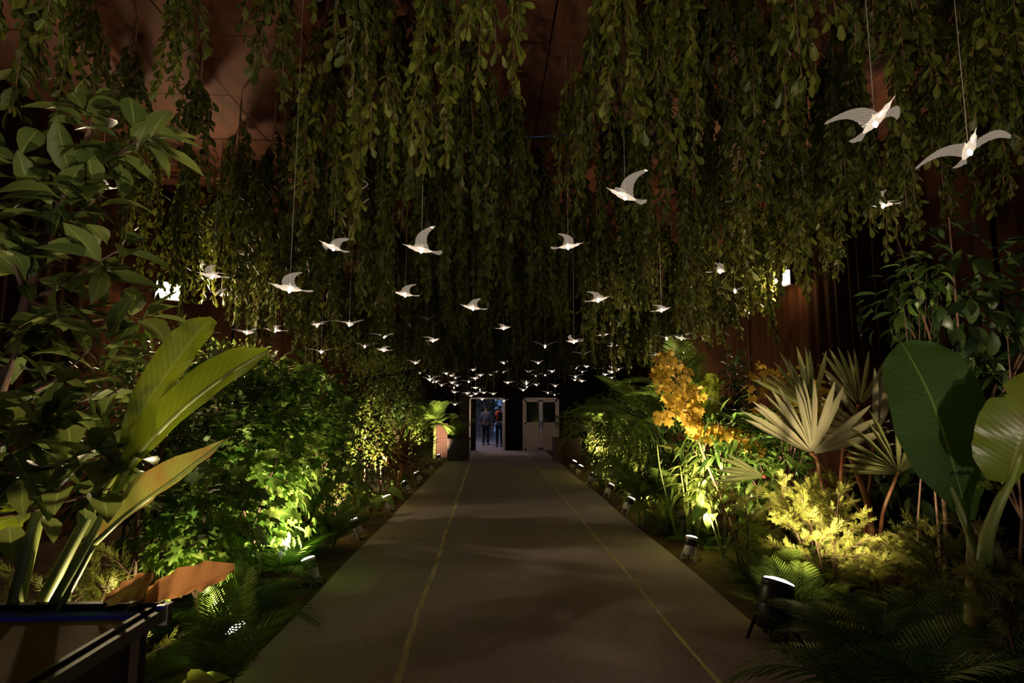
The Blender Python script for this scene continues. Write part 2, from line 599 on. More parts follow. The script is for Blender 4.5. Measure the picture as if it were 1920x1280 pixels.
# ------------------------------------------------------------------ structure
XL, XR, YB, YF, ZC = -5.4, 5.4, 22.0, -5.0, 5.2
mb = MB(); mb.box(((XL + XR) / 2, 8.5, -0.05), (XR - XL + 0.4, 27.2, 0.1)); struct('floor', mb, M['soil'])
ceil_o = struct('ceiling', MB().box((0, (YB + YF) / 2, ZC + 0.08), (XR - XL + .4, YB - YF + .4, 0.08)), M['dark'])
pn = MB().box((0, 0, 0), (1.185, 1.085, 0.02)).mesh('panel', M['ceil'], False)
for i in range(9):
    for j in range(22):
        link('panel', pn, ceil_o, matrix=Matrix.Translation((XL + .6 + i * 1.2, -1.9 + j * 1.1, ZC + random.uniform(-.006, .012))) @ Matrix.Rotation(random.uniform(-.006, .006), 4, 'X'))
struct('wall_left', MB().box((XL - .1, (YB + YF) / 2, ZC / 2), (.1, YB - YF, ZC)), M['dark'])
struct('wall_right', MB().box((XR + .1, (YB + YF) / 2, ZC / 2), (.1, YB - YF, ZC)), M['dark'])
wf = MB()
for x0, x1, z0, z1 in ((XL, -2.1, 0, ZC), (2.6, XR, 0, ZC), (-2.1, 2.6, 3.1, ZC)):   # the entrance the walkway comes in by
    wf.box(((x0 + x1) / 2, YF, (z0 + z1) / 2), (x1 - x0, .1, z1 - z0))
struct('wall_front', wf, M['dark'])
# back wall with the two door holes
dz = 2.0
DL0, DL1 = pt(880, 800, YB).x, pt(947, 800, YB).x
DR0, DR1 = pt(980, 800, YB).x, pt(1048, 800, YB).x
mb = MB()
for x0, x1, z0, z1 in ((XL, DL0, 0, ZC), (DL1, DR0, 0, ZC), (DR1, XR, 0, ZC), (DL0, DL1, dz, ZC), (DR0, DR1, dz, ZC)):
    mb.box(((x0 + x1) / 2, YB + .06, (z0 + z1) / 2), (x1 - x0 + (.5 if x0 == XL or x1 == XR else 0), .1, z1 - z0 + (.1 if z1 == ZC else 0)))
struct('wall_back', mb, M['dark'])


def drape(x, y0, y1, label, seed):
    """pleated cloth hanging along a side wall"""
    r = random.Random(seed)
    n = int((y1 - y0) / 0.035)
    s = 1 if x < 0 else -1
    vs = []; uv = []; zz = [0.02, 1.3, 2.6, 3.9, ZC - .05]
    ph = [r.uniform(-.5, .5) for _ in range(n + 1)]
    for i in range(n + 1):
        y = y0 + (y1 - y0) * i / n
        a = .05 * math.sin(y * 23 + ph[i] * .6) + .03 * math.sin(y * 9 + seed)
        for k, z in enumerate(zz):
            vs.append((x + s * (a * (1 - .12 * k) + .09), y + .01 * math.sin(k + i * .3), z)); uv.append((i / n, z))
    fs = []
    m = len(zz)
    for i in range(n):
        for k in range(m - 1):
            fs.append((i * m + k, (i + 1) * m + k, (i + 1) * m + k + 1, i * m + k + 1))
    o = MB().add(vs, fs, uv).build('drape', M['drape'])
    return tag(o, label, 'curtain')


drape(XR, 1.0, 5.58, 'black looking drape behind the banana plant at the right edge', 5)
drape(XR, 5.6, 8.1, 'dark brown pleated drape on the right wall in front of the lamp, mostly unlit', 1)
drape(XR, 11.22, 16.4, 'dark drape on the right wall beyond the lit orange one', 6)
drape(XR, 16.42, 21.8, 'farthest dark drape on the right wall, by the white double door', 7)
drape(XL, 12.02, 16.4, 'dark drape on the left wall behind the thin young trees', 8)
drape(XL, 16.42, 21.8, 'farthest dark drape on the left wall, by the open doorway', 9)
drape(XL, 1.0, 6.58, 'dark drape on the left wall behind the broad-leaved tree', 10)
drape(XR, 8.12, 11.2, 'dark brown pleated drape lit orange under the right wall lamp', 2)
drape(XL, 6.6, 8.9, 'brown pleated drape lit by the dazzling lamp on the left wall', 3)
drape(XL, 8.92, 12.0, 'dark brown pleated drape behind the foliage beyond the left wall lamp', 4)

# double door on the right of the back wall
zt = dz
d1 = bpy.data.objects.new('door_1', None); COL.objects.link(d1); d1['kind'] = 'structure'
d1['label'] = 'white double door with dark glass panes'
mb = MB()
fw = .07
mb.box((DR0 + fw / 2, YB - .02, zt / 2), (fw, .12, zt)); mb.box((DR1 - fw / 2, YB - .02, zt / 2), (fw, .12, zt))
mb.box(((DR0 + DR1) / 2, YB - .02, zt - fw / 2), (DR1 - DR0, .12, fw))
mb.build('frame', M['white'], d1, False)
mid = (DR0 + DR1) / 2
for x0, x1, hx in ((DR0 + fw, mid - .006, mid - .05), (mid + .006, DR1 - fw, mid + .05)):
    y = YB - .03
    lf = MB()
    st = .07
    lf.box(((x0 + st / 2), y, zt / 2 - .03), (st, .05, zt - .1)); lf.box((x1 - st / 2, y, zt / 2 - .03), (st, .05, zt - .1))
    lf.box(((x0 + x1) / 2, y, zt - .12), (x1 - x0, .05, .09)); lf.box(((x0 + x1) / 2, y, 1.02), (x1 - x0, .05, .08)); lf.box(((x0 + x1) / 2, y, .06), (x1 - x0, .05, .1))
    lo = lf.build('door_leaf', M['white'], d1, False)
    MB().box(((x0 + x1) / 2, y + .005, 1.5), (x1 - x0 - 2 * st + .02, .012, .9)).build('pane', M['glass'], lo, False)
    MB().box(((x0 + x1) / 2, y + .005, .54), (x1 - x0 - 2 * st + .02, .02, .9)).build('panel', M['white'], lo, False)
    hb = MB(); hb.box((hx, y - .03, 1.0), (.025, .012, .28)); hb.tube([(hx, y - .04, 1.08), (hx, y - .075, 1.06), (hx, y - .075, .92), (hx, y - .04, .9)], .009, 6)
    hb.build('handle', M['black'], lo, label='dark door handle')
d2 = bpy.data.objects.new('door_2', None); COL.objects.link(d2); d2['kind'] = 'structure'
d2['label'] = 'open doorway with pale jambs'
mb = MB(); mb.box((DL0 + .025, YB - .02, dz / 2), (.05, .12, dz)); mb.box((DL1 - .03, YB - .02, dz / 2), (.06, .12, dz)); mb.box(((DL0 + DL1) / 2, YB - .02, dz - .025), (DL1 - DL0, .12, .05))
mb.build('frame', M['white'], d2, False)
# open leaf folded back outside
lf = MB(); lf.box((DL1 - .06, YB + .45, dz / 2), (.04, .62, dz - .08)); lf.build('door_leaf', M['white'], d2, False)

# outdoors beyond the doorway
mb = MB(); mb.box((0, YB + 9, -.042), (24, 17.78, .08)); o = struct('road', mb, M['pave'])
for k, yy in enumerate((26.0, 27.3, 29.0, 31.5)):
    st_ = MB().box((pt(897, 820, yy).x, yy, .006), (.42, .30, .012)); q = st_.build('light_patch', M['pale'], o, False)  # patches of light falling on the paving, painted as pale slabs


# ------------------------------------------------------------------ carpet
LEDGE = [(830, 871), (778, 928), (732, 968), (690, 1007), (648, 1048), (581, 1132), (518, 1199), (487, 1231)]
REDGE = [(1054, 871), (1117, 923), (1180, 980), (1221, 1022), (1273, 1059), (1320, 1086), (1378, 1132), (1430, 1173)]


def edge_x(pts):
    q = sorted([(g.y, g.x) for g in (gp(*p) for p in pts)])
    return [a for a, b in q], [b for a, b in q]


ley, lex = edge_x(LEDGE); rey, rex = edge_x(REDGE)
S1, S2 = -0.53, 1.35
carpet = thing('carpet', 'grey felt carpet laid in three taped strips down the walkway', 'carpet')
ys = np.concatenate([np.arange(-4, 16, .25), [16, 18, 20, 21.9]])


def strip(xa, xb, name):
    vs = []; fs = []
    for y in ys:
        a = xa(y); b = xb(y)
        h = .012
        vs += [(a, y, .001), (a, y, h), (b, y, h), (b, y, .001)]
    for i in range(len(ys) - 1):
        for k in range(3):
            fs.append((4 * i + k, 4 * i + k + 4, 4 * i + k + 5, 4 * i + k + 1))
    MB().add(vs, fs).build(name, M['carpet'], carpet, False)


pl_, pr_ = np.polyfit(ley, lex, 1), np.polyfit(rey, rex, 1)
lx = lambda y: float(np.polyval(pl_, y)) + .012 * math.sin(y * 1.7)
rx = lambda y: float(np.polyval(pr_, y)) + .015 * math.sin(y * 1.3)
strip(lx, lambda y: S1 - .003, 'carpet_strip')
strip(lambda y: S1 + .003, lambda y: S2 - .003, 'carpet_strip')
strip(lambda y: S2 + .003, rx, 'carpet_strip')


def tape(x, wd, y0, y1, seed):
    r = random.Random(seed)
    vs = []; fs = []
    yy = np.arange(y0, y1, .08)
    for y in yy:
        c = x + .008 * math.sin(y * 2.1 + seed) + r.uniform(-.003, .003); h = wd * r.uniform(.7, 1.1) / 2
        vs += [(c - h, y, .0135), (c + h, y, .0135)]
    for i in range(len(yy) - 1):
        fs.append((2 * i, 2 * i + 1, 2 * i + 3, 2 * i + 2))
    MB().add(vs, fs).build('tape', M['tape'], carpet, False, label='yellowed adhesive tape strip')


tape(S1, .05, 3.0, 21.5, 1)
tape(S2, .03, 2.0, 21.5, 2)


# ------------------------------------------------------------------ path uplights
LAMPXY = []


def par_lamp(loc, aim, label, big=False, white=True, power=LAMP_W, group='uplights edging the walkway', nolight=False):
    """short can on a splayed bracket; aim = direction of the beam"""
    t = thing('path_uplight', label, 'spotlight', loc, group)
    LAMPXY.append((loc[0], loc[1]))
    L0 = Vector(loc)
    k = 1.7 if big else 1.0
    R = .062 * k; H = .19 * k
    a = Vector((aim[0] * .62, aim[1] * .5, aim[2])).normalized()
    pivot = L0 + Vector((0, 0, .13 * k))
    z = a; x = Vector((0, 0, 1)).cross(z)
    x = x.normalized() if x.length > 1e-3 else Vector((1, 0, 0))
    y = z.cross(x)
    A = Matrix(((x.x, y.x, z.x, pivot.x), (x.y, y.y, z.y, pivot.y), (x.z, y.z, z.z, pivot.z), (0, 0, 0, 1)))
    case = M['lampwhite'] if white else M['black']
    MB().lathe([(R * .80, -.085 * k), (R * .94, -.08 * k), (R, 0), (R, .012 * k)], 20, A).build('casing', case, t)
    MB().lathe([(R * 1.01, .012 * k), (R * 1.03, .014 * k), (R * 1.03, .075 * k), (R * 1.01, .078 * k)], 20, A, False, False).build('band', M['black'], t, label='black band around the can')
    MB().lathe([(R, .078 * k), (R * 1.04, .08 * k), (R * 1.04, .105 * k), (R * .97, .106 * k), (R * .95, .095 * k)], 20, A, True, False).build('rim', case, t)
    MB().lathe([(R * .97, .104 * k), (R * .9, .112 * k), (R * .5, .119 * k), (R * .01, .121 * k)], 20, A, False, True).build('lens', M['lens'], t, label='glowing white lens')
    for s in (-1, 1):
        p0 = pivot + x * s * R * 1.05
        f0 = Vector((pivot.x, pivot.y, L0.z)) + x * s * R * 1.3
        g = MB(); side = Vector((0, 0, 1)).cross(x).normalized()
        g.tube([p0, f0 + side * .075 * k + Vector((0, 0, .006)), f0 - side * .06 * k + Vector((0, 0, .006)), p0 - Vector((0, 0, .05 * k))], .008 * k, 6)
        g.build('leg', case, t)
    g = MB(); e = L0 - Vector((a.x, a.y, 0)).normalized() * .05
    g.tube(bez([pivot - a * .08 * k, e + Vector((0, 0, .02)), e + Vector((.05, .1, .006)), e + Vector((.02, .35, .006))], 10), .005, 5)
    g.build('cable', M['black'], t, label='black power cable')
    if not nolight:
        add_light('uplight_beam', 'SPOT', pivot + a * (.14 * k), power, WARM, pivot + Vector((aim[0], aim[1], aim[2] * .62)) * 3, .05, 100, .8)
    return t


ordn = ['first', 'second', 'third', 'fourth', 'fifth', 'sixth', 'seventh', 'eighth', 'ninth', 'tenth', 'eleventh', 'twelfth']
left_lamps = [(462, 1246, (-.6, -.35, 1.0), 'white uplight half hidden under the lit palm frond by the black-edged table'),
              (598, 1096, (-.75, .35, 1.3), 'white uplight with a black band standing clear on the bare soil, left of the carpet'),
              (668, 1010, (-.95, .3, 1.0), 'left uplight with a curled lime leaf against its lens'),
              (745, 958, (-.7, .2, 1.2), 'left uplight beside the dark fern below the feathery shrub'),
              (768, 926, (-.9, .8, .9), 'left uplight turned away showing only its pale casing'),
              (787, 905, (-.9, .4, 1.0), 'left uplight in front of the red-stemmed clump'),
              (812, 884, (-.9, .4, 1.0), 'left uplight second from the dark square planter'),
              (826, 868, (-.35, .9, 1.0), 'left uplight closest to the dark square planter')]
for px, py, aim, lab in left_lamps:
    g = gp(px, py); g.x = min(g.x, lx(g.y) - (.05 if py > 1200 else .14))
    par_lamp(g, aim, lab, power=LAMP_W * (.6 if py > 1200 else 1.8 if py > 1090 else 2.0))
right_lamps = [(1455, 1204, (.65, .5, 1.1), 'large black uplight on tall legs at the right carpet edge', True, False),
               (1238, 1050, (.5, .5, 1.3), 'white uplight with a black band standing on the right carpet edge', False, True),
               (1172, 962, (.9, .35, .9), 'right uplight under the variegated grass tuft', False, True),
               (1137, 932, (.9, .35, .9), 'right uplight in front of the pale shrub by the dark soil', False, True),
               (1103, 908, (.9, .8, .8), 'right uplight turned away showing only its pale casing', False, True),
               (1079, 890, (.8, -.1, .9), 'right uplight facing the camera, larger glow of the far pair', False, True),
               (1063, 880, (.8, -.1, .9), 'right uplight closest to the brown planter by the doors', False, True)]
for px, py, aim, lab, big, wh in right_lamps:
    g = gp(px, py); g.x = max(g.x, rx(g.y) + (-.02 if big else .14))
    par_lamp(g, aim, lab, big, wh, power=LAMP_W * (1.0 if big else 2.4))
add_light('uplight_beam', 'SPOT', (-1.12, .25, .3), BACK_W * .8, WARM, (-1.5, 2.6, 1.15), .05, 42, .9)  # added light for the paddle leaves and left tree; no uplight stands here
add_light('uplight_beam', 'SPOT', (-1.38, 2.75, .3), LAMP_W * .4, WARM, (-1.75, 2.55, 1.8), .05, 120, .7)
# the same rows go on behind the camera
for x, y, ax in ((-1.75, .3, -.35), (2.2, -.5, -.1), (-1.7, -2.2, .1), (2.2, -2.0, -.1)):
    add_light('uplight_beam', 'SPOT', (x, y, .3), BACK_W, (1, .84, .68), (x + ax, y + 1.0, 2.0), .05, 110, .7)


# ------------------------------------------------------------------ wall floodlights
def flood(loc, aim, label, wall_x, power):
    t = thing('wall_floodlight', label, 'lamp', loc)
    a = Vector(aim).normalized(); L0 = Vector(loc)
    x = Vector((0, 0, 1)).cross(a).normalized(); y = a.cross(x)
    A = Matrix(((x.x, y.x, a.x), (x.y, y.y, a.y), (x.z, y.z, a.z)))
    MB().box(L0 - a * .05, (.34, .26, .08), rot=A.to_4x4()).build('housing', M['black'], t, False)
    MB().box(L0 - a * .002, (.31, .23, .012), rot=A.to_4x4()).build('lens', M['bulb'], t, False, label='glowing flood lens')
    g = MB(); b = Vector((wall_x, loc[1], loc[2]))
    g.tube([L0 - a * .06 + x * .14, L0 - a * .14 + x * .14, L0 - a * .14 - x * .14, L0 - a * .06 - x * .14], .01, 6)
    g.tube([L0 - a * .14, b], .014, 6)
    g.build('bracket', M['black'], t)
    add_light('flood_beam', 'SPOT', L0 + a * .06, power, (1, .76, .42), L0 + a * 3, .09, 140, .5)
    add_light('flood_spill', 'POINT', L0 + a * .05 - Vector((0, 0, .16)), 32, (1, .66, .34), size=.05)


FLP = pt(316, 545, 8.4)
flood(FLP, (.75, -.62, -.08), 'dazzling floodlight on a bracket at the left wall', XL, WALL_W)
FRP = pt(1466, 522, 9.3)
flood(FRP, (-.9, -.25, .02), 'floodlight behind leaves at the top of the right drape', XR, WALL_W)


# ------------------------------------------------------------------ hanging branches of the canopy
def branch_leaves(L, n_tw, spread, seed, step=.035, lsz=.104):
    """twigs (polylines) and leaf placements of one hanging bunch, top at the origin"""
    r = random.Random(seed)
    tw = []; lv = []
    tw.append(([Vector((0, 0, .12)), Vector((0, 0, -.1)), Vector((r.uniform(-.03, .03), r.uniform(-.03, .03), -.35 * L))], [.012, .011, .007]))
    for i in range(n_tw):
        q = 2 * PI * (i + r.random()) / n_tw
        z0 = -r.uniform(.03, .34) * L
        z1 = -L * r.uniform(.55, 1.0) if i else -L
        rad = spread * r.uniform(.4, 1.0) * (1.1 - .5 * (-z1 / L))
        d = Vector((math.cos(q), math.sin(q), 0))
        pm = d * rad * .75 + Vector((0, 0, z0 * .55 + z1 * .45 + .08))
        pe = d * rad * r.uniform(.8, 1.1) + Vector((r.uniform(-.05, .05), r.uniform(-.05, .05), z1))
        c = bez([Vector((0, 0, z0)), pm, pe], 9)
        tw.append((c[::2] + [c[-1]], .004))
        ln = sum((b - a).length for a, b in zip(c, c[1:]))
        k = int(ln / step)
        for j in range(k):
            u = .12 + .88 * (j + r.random()) / k
            x = min(u, 1) * 9; a = int(min(x, 8)); p = c[a].lerp(c[a + 1], x - a)
            for s in range(2):
                o = Vector((r.gauss(0, .55), r.gauss(0, .55), -1.0 - r.random() * .5)) + d * .25
                nn = Vector((o.x, o.y, 0)) + Vector((r.gauss(0, .5), r.gauss(0, .5), .3))
                lv.append((p + Vector((r.gauss(0, .012), r.gauss(0, .012), 0)), o, nn, lsz * r.uniform(.65, 1.2)))
    return tw, lv


VAR = []
for i, (L, n, sp) in enumerate([(1.9, 9, .34), (1.6, 8, .31), (2.2, 10, .36), (1.4, 7, .26), (2.0, 11, .42), (1.75, 8, .28), (2.35, 9, .32)]):
    tw, lv = branch_leaves(L, n, sp, 40 + i)
    tm = MB()
    for c, rr in tw:
        tm.tube(c, rr, 4, False)
    fm = MB(); by = {0: [], 1: [], 2: []}
    for k, (p, d, nn, sz) in enumerate(lv):
        by[k % 3].append(orient(p, d, nn, sz))
    for k in by:
        fm.tmpls(T_HANG[k], by[k])
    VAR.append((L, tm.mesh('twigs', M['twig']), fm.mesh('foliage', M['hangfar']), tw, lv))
hang_me = []
for k, T in enumerate(T_HANG):
    hang_me.append(MB().tmpl(T, Matrix.Identity(4)).mesh('leaf', M['hang']))


def hang_branch(x, y, ztop, v, rz, sc_, label, group=None, single=0):
    L, tme, fme, tw, lv = VAR[v]
    t = thing('hanging_branch', label, 'branch', (x, y, ztop), group, rz)
    t.scale = (sc_, sc_, sc_)
    link('twigs', tme, t)
    if single:
        idx = list(range(len(lv)))
        random.Random(v).shuffle(idx)
        s1, s2 = idx[:single], idx[single:]
        for k in s1:
            p, d, nn, sz = lv[k]
            link('leaf', hang_me[k % 3], t, matrix=orient(p, d, nn, sz))
        fm = MB()
        for q in range(3):
            fm.tmpls(T_HANG[q], [orient(*lv[k]) for k in s2 if k % 3 == q])
        if s2:
            fm.build('foliage', M['hang'], t, local=True, kind='stuff')
    else:
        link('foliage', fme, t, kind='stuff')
    # the cord it is tied with
    if ztop < ZC - .1:
        MB().tube([(0, 0, .1), (0.01, 0, (ZC - ztop) / sc_ - .01)], .004, 4, False).build('cord', M['wire'], t, local=True)
    return t


# nearest bunches, set from the photograph: (px, bottom py, Y, variant, scale, singles, label)
NEARB = [
    (700, 330, 3.9, 2, 1.0, 230, 'full hanging branch with bright round leaves, the widest left of the dark gap overhead'),
    (810, 300, 3.6, 0, .95, 200, 'hanging branch between the widest one and the dark gap overhead, tip tapering'),
    (930, 160, 3.3, 1, .95, 200, 'short bright hanging branch at the top edge just left of the dark gap'),
    (1075, 390, 5.2, 5, .9, 150, 'slim lone hanging branch inside the dark gap overhead'),
    (1165, 240, 3.6, 3, 1.1, 200, 'hanging branch bordering the dark gap overhead on its right side'),
    (1270, 300, 3.7, 4, .95, 240, 'large bright hanging branch above the white bird with one raised wing'),
    (1500, 200, 2.9, 1, 1.0, 200, 'close hanging branch with broad dark leaves left of the biggest bird'),
    (1420, 420, 4.3, 6, .9, 180, 'long hanging branch beside a dangling pale wire, right half of the canopy'),
    (600, 360, 4.6, 0, 1.0, 180, 'long narrow hanging branch with pale tips at the right of the open brown ceiling'),
    (330, 130, 4.0, 3, .85, 140, 'small dark hanging branch against the bare brown ceiling at the upper left'),
    (90, 95, 2.9, 1, .95, 180, 'close hanging branch in the top left corner with blurred pale leaves'),
    (1700, 170, 3.3, 5, 1.0, 160, 'hanging branch directly over the biggest bird'),
    (1850, 150, 3.3, 0, .9, 160, 'hanging branch in the top right corner over the second biggest bird'),
]
occupied = []
for px, py, Y, v, s_, n1, lab in NEARB:
    p = pt(px, py, Y)
    zt_ = min(p.z + VAR[v][0] * s_, ZC - .14)
    hang_branch(p.x, p.y, zt_, v, random.uniform(0, 6), s_, lab, None, n1)
    occupied.append((p.x, p.y))
MORE = [
    (655, 120, 3.5, 3, 'short hanging branch cut by the top edge, left of the widest bright one'),
    (770, 190, 4.3, 5, 'hanging branch behind the gap between the two bright left-centre ones'),
    (880, 230, 4.5, 4, 'hanging branch deep behind the short bright one at the top edge'),
    (505, 95, 3.6, 3, 'wispy hanging branch tip dangling over the open brown ceiling'),
    (1120, 170, 4.2, 1, 'hanging branch right of the slim lone one, near the top edge'),
    (1225, 380, 4.6, 0, 'hanging branch directly right of the bird with one raised wing'),
    (1325, 240, 3.9, 3, 'bright hanging branch between the large bright one and the bare brown twig'),
    (1385, 170, 3.5, 5, 'hanging branch touching the top edge above the bare brown twig'),
    (1455, 290, 4.2, 4, 'hanging branch right of the bare brown twig'),
    (1560, 330, 4.6, 2, 'hanging branch whose tip ends left of the biggest bird'),
    (1650, 120, 3.1, 3, 'short close hanging branch with big leaves above the biggest bird'),
    (1780, 200, 3.8, 1, 'hanging branch in the space between the two biggest birds'),
    (1905, 230, 3.6, 4, 'hanging branch cut by the right edge of the picture'),
    (30, 70, 3.3, 5, 'hanging branch cut by the left edge near the top corner'),
    (1345, 400, 5.0, 5, 'hanging branch above the dangling pale wire end'),
    (1150, 430, 5.6, 1, 'hanging branch left of the bird with one raised wing, tip below it'),
    (700, 470, 6.0, 6, 'dark hanging branch between the looped wire and the highest left-centre bird'),
    (890, 500, 6.2, 2, 'dark hanging branch above the bird nearest the middle of the walkway'),
    (1470, 470, 5.8, 6, 'long hanging branch over the right wall lamp'),
    (1690, 480, 5.6, 1, 'hanging branch tip in the dark right of the half hidden bird'),
]
for px, py, Y, v, lab in MORE:
    p = pt(px, py, Y)
    hang_branch(p.x, p.y, min(p.z + VAR[v][0], ZC - .14), v, random.uniform(0, 6), 1.0, lab)
    occupied.append((p.x, p.y))
# middle distance, set from the photograph; each is told apart by what it hangs above or beside
MIDB = [
    (435, 490, 6.2, 5, 1.0, 'hanging branch with a pointed top, left one of the pair under the bare ceiling'),
    (500, 520, 6.0, 1, 1.15, 'hanging branch with a pointed top, right one of the pair under the bare ceiling'),
    (365, 330, 5.2, 3, 1.0, 'ragged hanging branch left of the pointed pair'),
    (560, 470, 5.4, 2, .95, 'long dark hanging branch right of the pointed pair'),
    (640, 500, 5.6, 0, 1.0, 'hanging branch behind the looped pale wire'),
    (740, 440, 5.2, 4, .95, 'bushy hanging branch above the raised-wing bird left of the walkway'),
    (830, 470, 5.6, 0, 1.05, 'hanging branch just right of the left raised-wing bird'),
    (960, 440, 5.2, 2, 1.0, 'tall hanging branch in the middle over the walkway, left of the slim lone one'),
    (1010, 560, 6.6, 4, 1.1, 'broad hanging branch behind the right-facing bird at the canopy middle'),
    (1190, 520, 5.8, 6, 1.0, 'long hanging branch behind the white bird with one raised wing'),
    (1300, 500, 5.3, 2, 1.0, 'hanging branch behind the large bright one on the right'),
    (1370, 540, 6.0, 0, 1.1, 'hanging branch above the small tilted bird by the right lamp'),
    (1530, 450, 4.8, 4, 1.0, 'dense dark hanging branch above the right brown drape'),
    (1620, 500, 5.0, 2, 1.0, 'hanging branch next to the half hidden bird at upper right'),
    (1600, 330, 4.0, 6, .9, 'hanging branch behind the biggest bird'),
    (1740, 420, 4.4, 0, 1.0, 'hanging branch below and behind the second biggest bird'),
    (1860, 330, 4.2, 4, .95, 'dim hanging branch at the right edge of the canopy'),
    (240, 250, 5.0, 5, .8, 'thin hanging branch over the broad-leaved tree'),
    (150, 160, 4.2, 1, .9, 'hanging branch above the broad-leaved tree near the top left corner'),
    (262, 450, 6.6, 0, 1.0, 'hanging branch catching glints above the left wall lamp'),
    (1372, 608, 9.0, 5, 1.1, 'yellow-lit hanging branch with the lowest tip left of the right wall lamp'),
    (1408, 590, 9.2, 1, 1.1, 'yellow-lit hanging branch between the lowest tip and the right wall lamp'),
    (1440, 572, 9.3, 3, 1.2, 'yellow-lit hanging branch brushing the right wall lamp'),
    (1330, 612, 8.7, 0, 1.1, 'green-lit hanging branch two places left of the right wall lamp'),
    (388, 566, 8.2, 1, 1.1, 'hanging branch in front of the left wall lamp, its leaves glowing green'),
    (432, 600, 8.2, 5, 1.1, 'brightly side-lit hanging branch right of the left wall lamp'),
]
for px, py, Y, v, s_, lab in MIDB:
    p = pt(px, py, Y)
    zt_ = min(p.z + VAR[v][0] * s_, ZC - .14)
    hang_branch(p.x, p.y, zt_, v, random.uniform(0, 6), s_, lab)
    occupied.append((p.x, p.y))
# ------------------------------------------------------------------ acrylic birds
def wing_T(s):
    """one wing: root at x=0, spreading to s*x, serrated trailing edge, ridged feathers"""
    n = 15; vs = []; uv = []; fs = []
    for i in range(n + 1):
        u = i / n
        xx = .2 * u * s
        lead = .05 + .03 * math.sin(u * PI * .8) - .125 * u * u
        chord = .105 * (1 - u) ** .75 + .004 + (.006 if i % 2 else 0)
        zz = .03 * math.sin(u * PI * .7)
        cor = .0022 * (1 if i % 2 else -1)
        for k in range(4):
            q = k / 3
            vs.append((xx, lead - chord * q - .01 * u * q, zz + (cor if k else 0) - .006 * q)); uv.append((q, u))
    for i in range(n):
        for k in range(3):
            a = i * 4 + k
            fs.append((a, a + 1, a + 5, a + 4))
    return np.array(vs), fs, np.array(uv)


def bird_meshes(lit):
    wm, bm = (M['acwing'], M['acbody']) if lit else (M['acdim'], M['acdim'])
    body = MB().lathe([(.001, -.09), (.009, -.075), (.017, -.045), (.023, -.01), (.024, .02), (.019, .05), (.0125, .072), (.0135, .088), (.012, .1), (.006, .112), (.0025, .125), (.0005, .155)], 12,
                      Matrix(((1, 0, 0, 0), (0, 0, 1, 0), (0, -1, 0, 0), (0, 0, 0, 1))) @ Matrix.Rotation(0, 4, 'X')).mesh('body', bm)
    for v_ in body.vertices:                       # head and bill lifted a little
        if v_.co.y > .05:
            v_.co.z += (v_.co.y - .05) * .22
    wl = MB().add(*wing_T(-1)).mesh('wing', wm); wr = MB().add(*wing_T(1)).mesh('wing', wm)
    vs = []; uv = []; fs = []
    for i in range(7):
        a = (i / 6 - .5)
        z = .0025 * (1 if i % 2 else -1)
        vs += [(a * .018, -.07, z * .3), (a * .05, -.125, z), (a * .07, -.172 + abs(a) * .035 - (.005 if i % 2 else 0), z + .006)]
        uv += [(0, i / 6), (.5, i / 6), (1, i / 6)]
    for i in range(6):
        for k in range(2):
            b = i * 3 + k
            fs.append((b, b + 1, b + 4, b + 3))
    tail = MB().add(vs, fs, uv).mesh('tail', wm)
    mount = MB().lathe([(.006, .018), (.006, .035), (.003, .037), (.003, .045)], 8).mesh('mount', bm)
    led = MB().lathe([(.004, -.018), (.011, -.008), (.012, 0), (.008, .01), (.003, .016)], 10).mesh('led', M['led'])
    for v_ in led.vertices:
        v_.co.z -= .014
    return body, wl, wr, tail, mount, led


BPOS = []
BM_LIT = bird_meshes(True); BM_DIM = bird_meshes(False)


def bird(px, py, Y, head, label, group=None, pitch=0, roll=0, up=None, lit=True, scl=1.0, cord=1.0):
    """head: heading, degrees from +Y towards +X; up: left/right wing lift"""
    p = pt(px, py, Y)
    t = thing('acrylic_bird', label, 'bird', p, group)
    t.rotation_mode = 'XYZ'
    BPOS.append((px, py, Y))
    t.rotation_euler = (0, 0, 0)
    B = BM_LIT if lit else BM_DIM
    R = Matrix.Rotation(-math.radians(head), 4, 'Z') @ Matrix.Rotation(math.radians(pitch), 4, 'X') @ Matrix.Rotation(math.radians(roll), 4, 'Y') @ Matrix.Scale(scl, 4)
    bo = link('body', B[0], t, matrix=R)
    ul, ur = up if up else (10, 10)
    link('wing', B[1], t, matrix=R @ Matrix.Translation((-.012, 0, .008)) @ Matrix.Rotation(math.radians(ul), 4, 'Y'))
    link('wing', B[2], t, matrix=R @ Matrix.Translation((.012, 0, .008)) @ Matrix.Rotation(-math.radians(ur), 4, 'Y'))
    link('tail', B[3], t, matrix=R)
    link('mount', B[4], t, matrix=R)
    if lit:
        link('led', B[5], t, matrix=R, label='bright light inside the belly')
    MB().tube([(0, 0, .04), (.004, 0, min(1.2 * cord, ZC - p.z - .05)), (0, 0, ZC - p.z - .02)], [.0022, .0018, .0014], 4, False).build('cord', M['litcord'], t, local=True)
    return t


